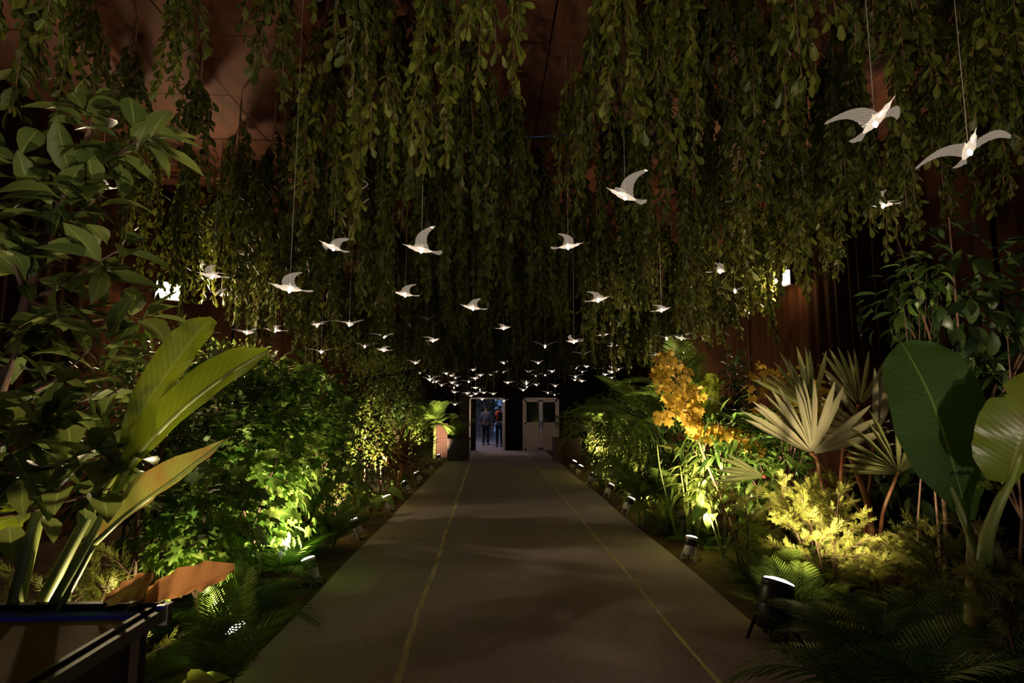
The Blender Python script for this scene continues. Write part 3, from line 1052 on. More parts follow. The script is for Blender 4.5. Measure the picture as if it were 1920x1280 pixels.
BIRDS = [
    (1640, 228, 2.95, 178, 'biggest glowing clear acrylic bird, near the top right, bill pointing up', dict(pitch=12, roll=2, up=(14, 4), scl=1.12)),
    (1816, 281, 2.95, 206, 'second biggest glowing bird, wings spread at the right edge of the canopy', dict(pitch=10, roll=13, up=(0, -2), scl=1.12)),
    (1172, 368, 4.4, -107, 'glowing bird facing left with one wing raised high, right of centre', dict(pitch=10, roll=14, up=(30, 48), scl=1.15)),
    (1656, 384, 5.0, -40, 'glowing bird half hidden by leaves at the upper right', dict(pitch=8, up=(15, 15))),
    (625, 464, 5.2, -140, 'glowing bird seen from its tail end, highest one left of the walkway', dict(pitch=4, roll=4, up=(5, 6))),
    (790, 468, 4.5, -104, 'glowing bird facing left with a raised wing, highest left-centre one', dict(pitch=6, roll=18, up=(28, 40))),
    (1065, 462, 5.4, 102, 'glowing bird facing right with swept wings, high in the canopy middle', dict(pitch=4, roll=-7, up=(15, 6))),
    (398, 517, 6.0, -102, 'glowing bird hanging nearest the left wall lamp, facing left', dict(pitch=4, roll=0, up=(13, 14))),
    (543, 541, 4.3, -110, 'large glowing bird on a bright cord facing left with wings lifted', dict(pitch=4, roll=2, up=(17, 11))),
    (760, 552, 6.6, -112, 'glowing bird facing left below the highest left-centre bird', dict(pitch=2, up=(18, 12))),
    (887, 577, 6.6, -104, 'glowing bird facing left nearest the middle of the walkway', dict(pitch=4, roll=4, up=(12, 19))),
    (1121, 562, 6.8, 117, 'glowing bird with an upturned right wing, below the right-facing bird', dict(pitch=4, up=(17, 13))),
    (1350, 508, 6.9, 112, 'glowing bird with one wing tilted up beside the yellow-lit leaves at right', dict(pitch=2, up=(19, 10))),
    (1378, 545, 7.6, 30, 'glowing bird against the yellow-lit hanging leaves by the right lamp', dict(pitch=2, up=(8, 6))),
    (1240, 581, 8.4, 122, 'glowing bird on a long bright cord right of the canopy middle', dict(pitch=4, up=(16, 6))),
    (1250, 634, 9.8, 25, 'glowing bird touching wings with its neighbour above the golden shrub', dict(up=(7, 7))),
    (1278, 634, 9.4, -107, 'glowing bird facing left above the golden shrub', dict(pitch=2, up=(11, 10))),
    (463, 623, 8.2, 20, 'glowing bird on a long bright cord over the upright paddle leaf', dict(up=(4, 4))),
    (516, 619, 9.0, -112, 'small glowing bird on a cord right of the upright paddle leaf', dict(up=(6, 11))),
    (594, 608, 9.4, -55, 'glowing bird on a short bright cord with dipping left wing', dict(up=(12, 12))),
    (655, 607, 7.0, 8, 'glowing bird with level wings spread wide, seen from behind, left of the walkway', dict(up=(1, 2))),
    (720, 630, 9.2, 12, 'glowing bird with level wings on a bright cord above two smaller ones', dict(up=(2, 2))),
    (800, 598, 8.0, 10, 'unlit dim acrylic bird with wings in a shallow V', dict(up=(3, 8), lit=False)),
    (602, 659, 9.8, 5, 'lowest glowing bird on the left, wings level against the black', dict(up=(2, 2))),
    (684, 649, 11.0, -25, 'left bird of the close small pair beneath the level-winged bird', dict(up=(8, 6))),
    (720, 656, 11.0, -112, 'right bird of the close small pair beneath the level-winged bird', dict(up=(7, 8))),
    (812, 638, 10.6, 122, 'glowing bird under the unlit one', dict(up=(7, 5))),
    (944, 615, 10.6, 110, 'glowing bird in the middle of the canopy with a leaf behind its head', dict(up=(10, 7))),
    (1022, 649, 10.4, 5, 'glowing bird with wings raised in a V over the walkway', dict(up=(13, 13))),
    (1076, 640, 9.0, -50, 'glowing bird on a cord with a tiny bird right above it', dict(up=(15, 7))),
    (1077, 607, 15.0, 122, 'tiny glowing bird right above a larger one on the same line', dict(up=(17, 5))),
    (1130, 628, 12.0, 122, 'glowing bird by the arching palm frond tip', dict(up=(5, 11))),
    (1150, 648, 14.0, 112, 'small glowing bird under the arching palm frond', dict(up=(7, 7))),
    (1094, 664, 11.6, 20, 'glowing bird with level wings left of the palm fronds', dict(up=(5, 8))),
    (1240, 716, 9.6, 112, 'glowing bird low in front of the golden shrub', dict(pitch=3, up=(10, 6))),
    (1282, 659, 13.0, 40, 'small glowing bird right of the golden shrub top', dict(up=(5, 5))),
    (1230, 665, 14.0, 122, 'small glowing bird touching the golden shrub top on its left', dict(up=(5, 5))),
    (415, 551, 8.4, -122, 'glowing bird half lost among bright leaves right of the left wall lamp', dict(up=(5, 5))),
    (188, 350, 5.6, 50, 'bright bird peeking through the broad-leaved tree', dict(up=(2, 2), scl=.9)),
]
for px, py, Y, hd, lab, kw in BIRDS:
    bird(px, py, Y, hd, lab, **kw)
FARL = [(779, 680, 24), (778, 702, 8), (787, 699, 10), (806, 705, 16), (806, 711, 26), (812, 716, 12), (818, 715, 7), (828, 722, 14), (837, 700, 5), (846, 704, 9), (854, 708, 10), (848, 717, 14), (857, 722, 8),
        (851, 726, 7), (852, 735, 9), (887, 693, 6), (879, 715, 21), (891, 709, 18), (901, 703, 6), (920, 702, 9), (930, 697, 11), (944, 697, 11), (945, 680, 20), (952, 717, 20), (891, 727, 14), (900, 730, 9),
        (907, 736, 11), (876, 737, 10), (892, 738, 11), (883, 742, 10), (925, 738, 11), (904, 748, 11), (945, 751, 7), (853, 758, 11), (740, 708, 12)]
FARR = [(991, 697, 7), (1009, 680, 20), (1005, 704, 11), (1022, 703, 15), (1035, 696, 12), (987, 715, 9), (987, 719, 7), (988, 725, 12), (981, 731, 9), (1006, 721, 9), (1041, 723, 11), (1027, 736, 10), (1040, 740, 10),
        (1080, 689, 18), (1100, 687, 9), (1120, 692, 13), (1147, 688, 10), (1147, 697, 22), (1160, 692, 11), (1147, 708, 12), (1079, 706, 20), (1091, 714, 8), (1078, 712, 7), (1092, 697, 7), (1135, 702, 6)]
rr = random.Random(5)
for lst, lab, grp in ((FARL, 'small glowing bird in the distant flock over the open doorway and the left palms', 'distant birds on the left'), (FARR, 'small glowing bird in the distant flock over the white double door and right palms', 'distant birds on the right')):
    for px, py, szp in lst:
        Y = min(max(330 / szp, 11.5), 20.8) + rr.uniform(-.8, .6)
        if py > 730: Y = max(Y, 18.5)
        hd = rr.uniform(-60, 60)
        row = 'upper' if py < 712 else 'lower'
        side = ('left of' if px < 870 else 'over') if lst is FARL else ('over' if px < 1060 else 'right of')
        door = 'open doorway' if lst is FARL else 'white double door'
        bird(px, py, min(Y, 21), hd, 'small distant glowing bird, one of the %s ones %s the %s' % (row, side, door), '%s distant birds %s the %s' % (row, side, door), up=(rr.uniform(-2, 14), rr.uniform(-2, 14)))

# the crowd behind: rows across the hall
zone = {'l': 'left plant bed', 'c': 'walkway', 'r': 'right plant bed'}
rr = random.Random(11)
y = 6.9
BPOS += [(316, 530, 9.2), (1466, 515, 9.8)]
while y < 20.6:
    x = -4.6 + rr.uniform(0, .5)
    far = (y - 6.9) / 14
    while x < 4.8:
        px_, py_ = x + rr.uniform(-.18, .18), y + rr.uniform(-.3, .3)
        edge = abs(px_ - .2)
        bot = 2.62 - .25 * far + rr.uniform(-.18, .35) + (.25 if edge < 1.6 else 0) * (1 - far)
        if px_ > 3.0: bot += .35
        if px_ < -3.0: bot += .3
        if not any(abs(px_ - a) < .3 and abs(py_ - b) < .4 for a, b in occupied) and not (py_ > 8.6 and py_ < 10.4 and px_ > 4.2) and not (py_ < 8.9 and px_ < -3.7):
            v = rr.choice([0, 1, 2, 4, 5, 6])
            s_ = rr.uniform(.9, 1.15)
            L = VAR[v][0] * s_
            z = 'l' if px_ < -1.5 else ('r' if px_ > 2.0 else 'c')
            sx = 915 + 1067 * px_ / py_; hw = 1067 * .3 / py_
            for bx, by, bY in BPOS:              # branches end above the birds that fly in front of the canopy
                if abs(bx - sx) < hw and bY > py_ - .3:
                    zb = pt(bx, by - 10, py_).z
                    if bot < zb < bot + .7: bot = zb
            dep = 'level with the wall lamps' if py_ < 9.6 else 'just beyond the wall lamps' if py_ < 13 else 'deep in the hall' if py_ < 17 else 'at the far end by the doors'
            hang_branch(px_, py_, min(bot + L, ZC - .14), v, rr.uniform(0, 6), s_, 'leafy hanging branch over the %s, %s' % (zone[z], dep), 'branches over the %s, %s' % (zone[z], dep))
        x += rr.uniform(.62, .82)
    y += .85 if y < 11 else 1.15


# cables and loops in the canopy
o = MB().tube(bez([pt(860, 275, 5.6), pt(940, 262, 5.6), pt(1060, 253, 5.6), pt(1250, 246, 5.6), pt(1300, 243, 5.6)], 20), .006, 6).build('blue_cable', M['bluecable'])
tag(o, 'thin blue cable strung across the dark gap overhead', 'cable')
o = MB().tube(bez([pt(672, 290, 5.0) + Vector((0, 0, ZC - .01 - pt(672, 290, 5.0).z)), pt(672, 290, 5.0), pt(668, 330, 5.0), pt(690, 345, 5.0), pt(662, 365, 5.0), pt(672, 384, 5.0), pt(692, 372, 5.0)], 24), .005, 6).build('wire_loop', M['cord'])
tag(o, 'pale wire looped among the hanging leaves left of centre', 'wire')
o = MB().tube(bez([pt(1376, 335, 4.9) + Vector((0, 0, ZC - .01 - pt(1376, 335, 4.9).z)), pt(1377, 335, 4.9), pt(1378, 355, 4.9), pt(1373, 375, 4.9), pt(1360, 378, 4.9)], 16), .005, 6).build('wire_tail', M['cord'])
tag(o, 'pale curled wire end dangling on the right side of the canopy', 'wire')
for a, b, lab in (((745, 210), (787, 161), 'straight pale stick slanting between hanging leaves left of the dark gap'), ((1398, 265), (1444, 168), 'bare brown twig slanting by the right ceiling patch')):
    q = pt(b[0], b[1], 4.75)
    o = MB().tube([pt(a[0], a[1], 4.6), q], [.007, .005], 6).tube([q, Vector((q.x, q.y, ZC - .01))], .002, 4).build('bare_twig', M['twig'])
    tag(o, lab, 'twig')


# ------------------------------------------------------------------ broad paddle leaves (bird of paradise, banana)
def big_leaf(spine, widths, face, fold=.25, wave=.012, n=22, m=6, notch=None, half=None, seed=0, narrow=1.0):
    """blade along a spine; widths (left,right) half-widths at even stations; face = direction the upper side looks to"""
    c = bez(spine, n)
    W = np.array(widths, float)
    if W.ndim == 1: W = np.stack([W, W], 1)
    u = np.linspace(0, 1, len(W))
    r = random.Random(seed)
    vs = []; uv = []; fs = []
    F = Vector(face).normalized()
    jl = [r.uniform(-1, 1) for _ in range(n + 1)]
    for i, p in enumerate(c):
        t = (c[min(i + 1, n)] - c[max(i - 1, 0)]).normalized()
        x = t.cross(F).normalized(); nn = x.cross(t)
        v = i / n
        wl, wr = np.interp(v, u, W[:, 0]), np.interp(v, u, W[:, 1])
        for k in range(-m, m + 1):
            q = k / m
            wd = (wl if q < 0 else wr)
            if notch:
                for (nv, side, dep) in notch:
                    if (q < 0) == (side < 0) and abs(v - nv) < .6 / n + .012: wd *= (1 - dep)
            off = fold * abs(q) * wd - .25 * fold * q * q * wd + wave * math.sin(v * 26 + q * 2 + jl[i] * .5) * abs(q) ** 1.5 + wave * .8 * jl[i] * abs(q) ** 3
            vs.append(p + x * (q * wd) + nn * off)
            uv.append((.5 + q / 2, v))
    a = 2 * m + 1
    for i in range(n):
        for k in range(2 * m):
            b = i * a + k
            fs.append((b, b + 1, b + a + 1, b + a))
    return MB().add([tuple(v) for v in vs], fs, uv)


def stalk(mb, pts, r0, r1, n=8, k=12):
    c = bez(pts, k)
    return mb.tube(c, [r0 + (r1 - r0) * i / k for i in range(k + 1)], n)


# --- bird-of-paradise plant in the left foreground
Y0 = 2.45
base = pt(70, 1260, 2.35); base = Vector((base.x, base.y + .25, 0))
bp = thing('bird_of_paradise_plant', 'tall paddle-leaved plant with upright lime leaves behind the black-edged table', 'plant', base)
def P(x, y, d=0.0): return pt(x, y, Y0 + d)
toCam = Vector((.25, -1, .25))
lf1 = big_leaf([P(228, 868, .05), P(262, 778, .04), P(318, 694, .02), P(368, 628, 0), P(399, 596, 0)], [(.012, .012), (.045, .05), (.075, .062), (.09, .06), (.09, .055), (.06, .05), (.012, .03)], (.1, -1, .1), .12, .006, seed=1)
lf1.build('leaf', M['strel'], bp)
lf2 = big_leaf([P(205, 940, -.05), P(262, 850, -.12), P(345, 764, -.2), P(432, 698, -.26), P(503, 657, -.28)], [(.012, .012), (.06, .02), (.095, .03), (.10, .035), (.095, .035), (.075, .03), (.01, .005)], (-.35, -.75, -.25), -.18, .006, seed=2)
lf2.build('leaf', M['strel'], bp)
lf3 = big_leaf([P(180, 1016, -.12), P(240, 962, -.16), P(310, 912, -.2), P(375, 862, -.22), P(432, 819, -.22)], [(.01, .006), (.075, .014), (.10, .016), (.095, .016), (.065, .016), (.025, .012), (.004, .004)], (-.1, -1, .35), .15, .005, seed=3)
lf3.build('leaf', M['strelold'], bp, label='ageing leaf with orange brown blotches')
lf4 = big_leaf([P(272, 1122, -.1), P(330, 1106, -.18), P(388, 1088, -.25), P(440, 1066, -.28)], [(.045, .02), (.075, .03), (.07, .035), (.02, .01)], (.0, -.9, .5), .2, .008, seed=4, notch=[(.55, 1, .5)])
lf4.build('leaf', M['dryleaf'], bp, label='dried brown torn leaf')
lf5 = big_leaf([P(190, 1132, -.06), P(228, 1110, -.1), P(262, 1094, -.14), P(288, 1084, -.16)], [(.01, .02), (.03, .05), (.04, .07), (.02, .08)], (.2, -.8, .6), .35, .006, seed=5)
lf5.build('leaf', M['dryleaf'], bp, label='broken pale brown leaf end')
lf6 = big_leaf([P(90, 930, .15), P(40, 965, .15), (P(-20, 985, .15))], [(.01, .01), (.07, .05), (.08, .06)], (.1, -.8, .5), .3, .01, seed=6)
lf6.build('leaf', M['strel'], bp)
def foot(x, d):
    q = P(x, 1275, d)
    return [Vector((q.x * .6 + base.x * .4, q.y, 0.0)), q]
for pts, r0, r1 in ((foot(-2, -.06) + [P(28, 1140, -.05), P(52, 1040, -.03), P(76, 948, 0)], .036, .024),
                    (foot(5, 0) + [P(72, 1145, 0), P(128, 1035, 0), P(186, 930, .02), P(228, 868, .05)], .034, .016),
                    (foot(28, -.06) + [P(98, 1140, -.06), P(152, 1045, -.06), P(190, 975, -.05), P(206, 940, -.05)], .03, .016),
                    (foot(40, -.08) + [P(112, 1140, -.08), P(148, 1075, -.1), P(178, 1018, -.12)], .016, .010),
                    (foot(120, -.06) + [P(200, 1175, -.06), P(238, 1142, -.08), P(272, 1122, -.1)], .015, .01)):
    stalk(MB(), pts, r0, r1).build('stalk', M['greenstem'], bp)
stalk(MB(), [P(206, 940, -.055), P(262, 850, -.128), P(345, 764, -.208), P(432, 698, -.268), P(503, 657, -.288)], .012, .004, 6).build('midrib', M['greenstem'], bp)
stalk(MB(), [P(178, 1018, -.125), P(240, 962, -.165), P(310, 912, -.205), P(375, 862, -.225), P(430, 820, -.225)], .011, .004, 6).build('midrib', M['greenstem'], bp)

# --- banana plants at the right edge
Y1 = 2.95
base = Vector((pt(1850, 1250, 3.1).x, 3.1, 0))
bn = thing('banana_plant', 'banana plant with one huge dark leaf and a glossy yellowing leaf at the right edge', 'plant', base)
def Q(x, y, d=0.0): return pt(x, y, Y1 + d)
big_leaf([Q(1818, 985, .05), Q(1797, 905, .02), Q(1772, 820, 0), Q(1742, 738, -.02), Q(1708, 672, .02), Q(1690, 642, .05)],
         [(.015, .02), (.10, .12), (.20, .20), (.24, .25), (.235, .26), (.19, .24), (.13, .17), (.02, .05)], (-.15, -1, .1), .05, .008, n=30, m=8, seed=7).build('leaf', M['banana'], bn, label='huge dark green leaf')
big_leaf([Q(1890, 905, -.2), Q(1905, 850, -.28), Q(1925, 790, -.33), Q(1950, 740, -.33), Q(1990, 690, -.3)],
         [(.08, .02), (.17, .1), (.19, .14), (.16, .14), (.12, .12), (.03, .03)], (-.35, -1, .45), .1, .014, n=26, m=8, seed=8, notch=[(.62, -1, .25)]).build('leaf', M['bananay'], bn, label='glossy yellow green leaf with brown edge')
big_leaf([Q(1888, 925, -.1), Q(1860, 912, -.14), Q(1832, 914, -.16)], [(.02, .03), (.035, .04), (.005, .005)], (-.1, -.6, .8), .3, .005, seed=9).build('leaf', M['bananay'], bn)
big_leaf([Q(1790, 950, .08), Q(1765, 880, .1), Q(1735, 830, .12), Q(1718, 800, .12)], [(.008, .02), (.01, .05), (.01, .055), (.004, .01)], (-.3, -1, .1), .3, .006, seed=10).build('leaf', M['bananay'], bn, label='narrow half unrolled leaf')
for pts, r0, r1, mm in (([base, Q(1838, 1200, .1), Q(1835, 1080, .08), Q(1832, 1000, .06)], .085, .045, 'banstem'),
                        ([Q(1835, 1050, .0), Q(1822, 1010, .0), Q(1795, 945, .02), Q(1765, 880, .06), Q(1722, 806, .1)], .026, .008, 'greenstem'),
                        ([Q(1842, 1060, -.03), Q(1846, 1010, 0), Q(1832, 985, .02), Q(1818, 985, .05)], .03, .02, 'banstem'),
                        ([Q(1846, 1060, -.02), Q(1850, 1010, -.1), Q(1870, 950, -.16), Q(1892, 905, -.2), Q(1912, 850, -.28)], .036, .014, 'greenstem'),
                        ([base + Vector((.16, .05, 0)), Q(1905, 1200, .1), Q(1880, 1080, .05), Q(1858, 1020, 0)], .075, .035, 'banstem')):
    stalk(MB(), pts, r0, r1, 10).build('stalk', M[mm], bn)

# --- small far banana leaf right of the golden shrub
base = gp(1330, 895); base = Vector((pt(1332, 800, 7.6).x, 7.6, 0))
sb = thing('young_banana_plant', 'young banana with one split upright lime leaf right of the golden shrub', 'plant', base)
big_leaf([pt(1328, 778, 7.6), pt(1328, 745, 7.6), pt(1328, 715, 7.58), pt(1327, 700, 7.56)], [(.06, .06), (.19, .13), (.19, .13), (.07, .13), (.02, .09)], (-.1, -1, .05), .3, .01, seed=11, notch=[(.75, -1, .6)]).build('leaf', M['strel'], sb)
big_leaf([pt(1345, 800, 7.7), pt(1372, 770, 7.75), pt(1400, 760, 7.8)], [(.03, .03), (.12, .12), (.02, .02)], (.1, -.7, .7), .2, .01, seed=12).build('leaf', M['banana'], sb)
stalk(MB(), [base, pt(1331, 830, 7.62), pt(1328, 778, 7.6)], .03, .015).build('stalk', M['greenstem'], sb)


# ------------------------------------------------------------------ fan palms with red stems
blade_me = MB().tmpl(T_BLADE, Matrix.Identity(4)).mesh('blade', M['fan'])
blade_meg = MB().tmpl(T_BLADE, Matrix.Identity(4)).mesh('blade', M['fang'])


def fan_leaf(th, hub, angles, Lr, tilt, seed, green=False, stem=None, wid=1.25):
    """angles in the upright plane facing the camera (deg from right, anticlockwise)"""
    r = random.Random(seed)
    hb = MB(); hb.lathe([(.003, -.02), (.018, -.01), (.02, .008), (.004, .02)], 10, Matrix.Translation(hub) @ Matrix.Rotation(1.2, 4, 'X'))
    ho = hb.build('fan_leaf', M['redstem'], th)
    hl = Vector(hub) - Vector(LOC[th.name])
    for a in angles:
        q = math.radians(a + r.uniform(-2, 2))
        d = CR * math.cos(q) + CU * math.sin(q) + Vector((0, 1, 0)) * (tilt + r.uniform(-.1, .1) - .25 * math.cos(q) ** 2)
        nn = Vector((r.uniform(-.25, .25) - .2 * math.cos(q), -1, .15))
        L = Lr * r.uniform(.88, 1.08)
        link('blade', blade_meg if green else blade_me, ho, matrix=Matrix.Translation((0, 0, 0)) @ orient(hl, d, nn, L, L * wid))
    if stem:
        g = MB(); stalk(g, stem, .02, .013, 8)
        g.build('stem', M['redstem'], th)
    return ho


YF_ = 5.2
base = Vector((pt(1640, 1080, YF_).x, YF_, 0))
fp = thing('fan_palm', 'fan palm with pale pleated fans on red stems behind the golden feathery shrub', 'palm', base)
b0 = pt(1632, 985, YF_)
fan_leaf(fp, pt(1522, 850, YF_ - .1), [153, 148, 143, 138, 133, 127, 121, 113, 100, 93, 87, 80, 66, 58, 42, 30, 18], .72, .12, 1, stem=[base + Vector((0, 0, .3)), b0, pt(1575, 912, YF_ - .06), pt(1522, 850, YF_ - .1)])
fan_leaf(fp, pt(1638, 822, YF_ + .15), [176, 168, 158, 149, 140, 131, 122, 88, 80, 72, 64], .75, .1, 2, stem=[base + Vector((0, 0, .3)), pt(1622, 985, YF_ + .05), pt(1632, 900, YF_ + .1), pt(1638, 822, YF_ + .15)])
fan_leaf(fp, pt(1684, 886, YF_ - .25), [178, 171, 164, 155, 146, 134, 121, 106, 84, 66, 54, 44, 36, 28], .55, .1, 3, True, stem=[base + Vector((.03, -.05, .25)), pt(1655, 965, YF_ - .15), pt(1684, 886, YF_ - .25)])
fan_leaf(fp, pt(1432, 893, YF_ + .3), [150, 158, 165, 172, 178, 185], .48, .1, 4, True)
stalk(MB(), [base, pt(1630, 960, YF_), pt(1608, 890, YF_ + .1), pt(1592, 850, YF_ + .2)], .035, .022, 8).build('trunk', M['redstem'], fp)
base = Vector((pt(1560, 900, 5.6).x, 5.6, 0))
fp2 = thing('fan_palm', 'dim fan palm with dark thin fans standing behind the pale-fanned one', 'palm', base)
fan_leaf(fp2, pt(1520, 770, 5.6), [150, 142, 134, 126, 118, 110, 100, 92, 84, 70], .62, .1, 5, True, stem=[base, pt(1530, 850, 5.6), pt(1520, 770, 5.6)])
fan_leaf(fp2, pt(1610, 760, 5.7), [130, 122, 112, 104, 96, 86, 74, 60, 46], .62, .1, 6, True, stem=[base, pt(1580, 850, 5.7), pt(1610, 760, 5.7)])


# ------------------------------------------------------------------ feathery golden cypresses
def cypress(loc, H, rad, n, label, m, lean=(0, 0), seed=0, stems=3, group=None):
    r = random.Random(seed)
    th = thing('feathery_cypress', label, 'shrub', loc, group)
    L0 = Vector(loc)
    st = MB(); mats = [[], []]
    per = n // (stems * 9)
    for s in range(stems):
        q = 2 * PI * (s + r.random() * .6) / stems
        tip = L0 + Vector((lean[0] + math.cos(q) * rad * .5, lean[1] + math.sin(q) * rad * .4, H * r.uniform(.85, 1.0)))
        c = bez([L0 + Vector((math.cos(q) * .03, math.sin(q) * .03, 0)), L0.lerp(tip, .5) + Vector((r.uniform(-.05, .05), 0, .02)), tip], 10)
        st.tube(c, [.014 * (1 - i / 12) for i in range(11)], 5)
        for b in range(9):
            u = .25 + .72 * b / 8
            p0 = c[int(u * 10)]
            qa = r.uniform(0, 2 * PI)
            bl = rad * (1.15 - .7 * u) * r.uniform(.7, 1.15)
            d = Vector((math.cos(qa), math.sin(qa), r.uniform(.35, .9)))
            e = p0 + d * bl
            cc = bez([p0, p0.lerp(e, .5) + Vector((0, 0, .02)), e + Vector((0, 0, -.04 * bl))], 6)
            st.tube(cc[::2], [.006, .005, .004, .003], 4, False)
            for k in range(per):
                x = (k + r.random()) / per * 6; a = int(min(x, 5)); pp = cc[a].lerp(cc[a + 1], x - a)
                dd = (cc[a + 1] - cc[a]).normalized() + rv() * .75 + Vector((0, 0, .15))
                mats[k % 2].append(orient(pp, dd, Vector((r.gauss(0, .6), -.5 + r.gauss(0, .6), .8)), r.uniform(.06, .13) * (.7 + rad * .5)))
    fo = MB()
    for k in (0, 1): fo.tmpls(T_SPRAY[k], mats[k])
    st.build('stems', M['bark'], th)
    fo.build('foliage', m, th, kind='stuff')
    return th


def at(px, Y): return Vector((pt(px, 800, Y).x, Y, 0))


cypress(at(1535, 4.75), 1.0, .5, 1900, 'largest golden feathery shrub, brightly lit, behind the black uplight', M['cyp'], (-.1, 0), 1, 5)
cypress(at(1640, 4.6), .5, .40, 900, 'green-gold feathery shrub touching the brightest one, at the foot of the fan palm', M['cyp'], (-.05, 0), 21, 4)
cypress(at(1385, 5.6), .95, .36, 700, 'slim golden feathery shrub left of the largest one', M['cyp'], (-.1, 0), 2, 3)
cypress(at(1330, 7.2), 1.25, .25, 420, 'narrow golden feathery shrub beside the pale bamboo stems', M['cyp'], (.0, 0), 12, 2)
cypress(at(1745, 3.9), .85, .42, 800, 'dim green feathery shrub right of the fan palm', M['cypg'], (0, 0), 3, 4)
cypress(at(1905, 2.75), .85, .36, 700, 'green feathery shrub at the right edge under the yellowing banana leaf', M['cypg'], (0, 0), 4, 4)
cypress(at(622, 7.2), 1.35, .36, 800, 'golden feathery shrub at the end of the lobed-leaf bushes on the left', M['cyp'], (0, 0), 5, 4)
cypress(at(178, 2.75), .95, .34, 700, 'green feathery shrub behind the stalks of the paddle-leaved plant', M['cypg'], (.05, 0), 6, 4)
cypress(at(15, 2.7), .85, .28, 500, 'small golden feathery shrub at the left edge behind the table', M['cypg'], (0, 0), 7, 3)
cypress(at(420, 7.2), 2.2, .4, 300, 'tall feathery shrub rising among the small-leaved bushes on the left', M['cypg'], (0, 0), 8, 3)


# ------------------------------------------------------------------ leafy shrubs and trees
def shrub(name, loc, ctr, rad, n, T, m, lsz, label, cat='shrub', group=None, single=0, seed=0, trunk=.02, out=.8, down=.35, shell=.55, bark='bark', nb=7):
    """trunk and boughs from loc into an ellipsoid of leaves at ctr"""
    r = random.Random(seed)
    th = thing(name, label, cat, loc, group)
    L0 = Vector(loc); C = Vector(ctr)
    st = MB()
    ends = []
    fork = L0.lerp(C, .45)
    st.tube(bez([L0, L0.lerp(fork, .5) + Vector((r.uniform(-.05, .05), 0, 0)), fork], 6), [trunk * (1 - .05 * i) for i in range(7)], 6)
    for k in range(nb):
        q = 2 * PI * (k + r.random()) / nb; e = r.uniform(-.3, .9)
        t = C + Vector((math.cos(q) * rad[0] * .8, math.sin(q) * rad[1] * .8, e * rad[2]))
        cc = bez([fork, fork.lerp(t, .5) + Vector((0, 0, .1 * rad[2])), t], 6)
        st.tube(cc, [trunk * .6 * (1 - i / 8) for i in range(7)], 5, False)
        ends += cc[2:]
    st.build('branches', M[bark], th)
    mats = []
    for k in range(n):
        d = rv()
        s = (shell + (1 - shell) * r.random()) if r.random() < .8 else r.random()
        p = C + Vector((d.x * rad[0], d.y * rad[1], d.z * rad[2])) * s * (1 + .16 * math.sin(d.x * 7 + seed) * math.cos(d.z * 6 + seed * 2))
        if p.z < .05: p.z = .05 + .1 * r.random()
        dd = d * out + rv() * .7 + Vector((0, 0, -down))
        nn = d + Vector((0, 0, .9)) + rv() * .4
        mats.append(orient(p, dd, nn, lsz * r.uniform(.6, 1.25)))
    Ts = T if isinstance(T, list) else [T]
    if single:
        # the leaves that show largest: those on the side the path sees
        order = sorted(range(n), key=lambda k: (mats[k].translation - CAM).length)
        one = order[:single]
        tm = [MB().tmpl(t, Matrix.Identity(4)).mesh('leaf', m) for t in Ts]
        off = Matrix.Translation(-L0)
        for k in one: link('leaf', tm[k % len(tm)], th, matrix=off @ mats[k])
        mats = [mats[k] for k in order[single:]]
    fo = MB()
    for k, t in enumerate(Ts): fo.tmpls(t, mats[k::len(Ts)])
    fo.build('foliage', m, th, kind='stuff')
    return th


def shrub_px(name, px, py, Y, rx_, rz_, n, T, m, lsz, label, ry=None, **k):
    """ellipsoid centred on a pixel at depth Y; radii in metres"""
    c = pt(px, py, Y)
    return shrub(name, (c.x + random.uniform(-.1, .1), c.y + .1, 0), c, (rx_, ry or rx_ * .8, rz_), n, T, m, lsz, label, **k)


# broad-leaved tree, left foreground: limbs with whorls of arching leaves
base = Vector((-3.0, 2.75, 0))
tr = thing('broad_leaved_tree', 'dark tree with long arching glossy leaves filling the left edge', 'tree', base)
def T2(x, y, d=0.0): return pt(x, y, 2.7 + d)
limbs = [[base, T2(-120, 1000), T2(-10, 760), T2(50, 560), T2(95, 420), T2(135, 330), T2(170, 240), T2(185, 190)],
         [T2(-10, 760), T2(70, 730, -.1), T2(130, 690, -.15), T2(180, 640, -.15)],
         [T2(50, 560), T2(110, 540, -.1), T2(170, 500, -.1), T2(220, 470, -.1)],
         [T2(135, 330), T2(200, 300, -.05), T2(250, 270, -.05), T2(275, 250, -.05)],
         [T2(95, 420), T2(60, 350, .1), T2(30, 280, .1)],
         [T2(95, 420), T2(160, 390, .05), T2(200, 350, .05)],
         [T2(-60, 880), T2(60, 880, -.2), T2(150, 860, -.3), T2(230, 850, -.3)],
         [T2(-60, 880), T2(60, 800, -.1), T2(150, 770, -.1), T2(240, 720, -.1)],
         [T2(-100, 980), T2(40, 960, -.25), T2(120, 940, -.3), T2(210, 915, -.3)],
         [T2(-10, 760), T2(30, 660, -.1), T2(60, 620, -.15), T2(120, 590, -.15)],
         [T2(50, 560), T2(20, 480, -.1), T2(0, 430, -.1)],
         [T2(-60, 880), T2(10, 830, -.2), T2(90, 820, -.25)],
         [T2(50, 560), T2(150, 600, .1), T2(230, 590, .15), T2(280, 600, .15)]]
lb = MB(); spots = []
for k, l in enumerate(limbs):
    nn_ = 24 if k == 0 else 12
    c = bez(l, nn_)
    lb.tube(c, [(.032 if k == 0 else .012) * (1 - .75 * i / nn_) for i in range(nn_ + 1)], 6, False)
    lo = 8 if k == 0 else 3
    for i in range(lo, nn_ + 1):
        spots.append((c[i], (c[i] - c[i - 1]).normalized(), i == nn_))
lb.build('limbs', M['bark'], tr)
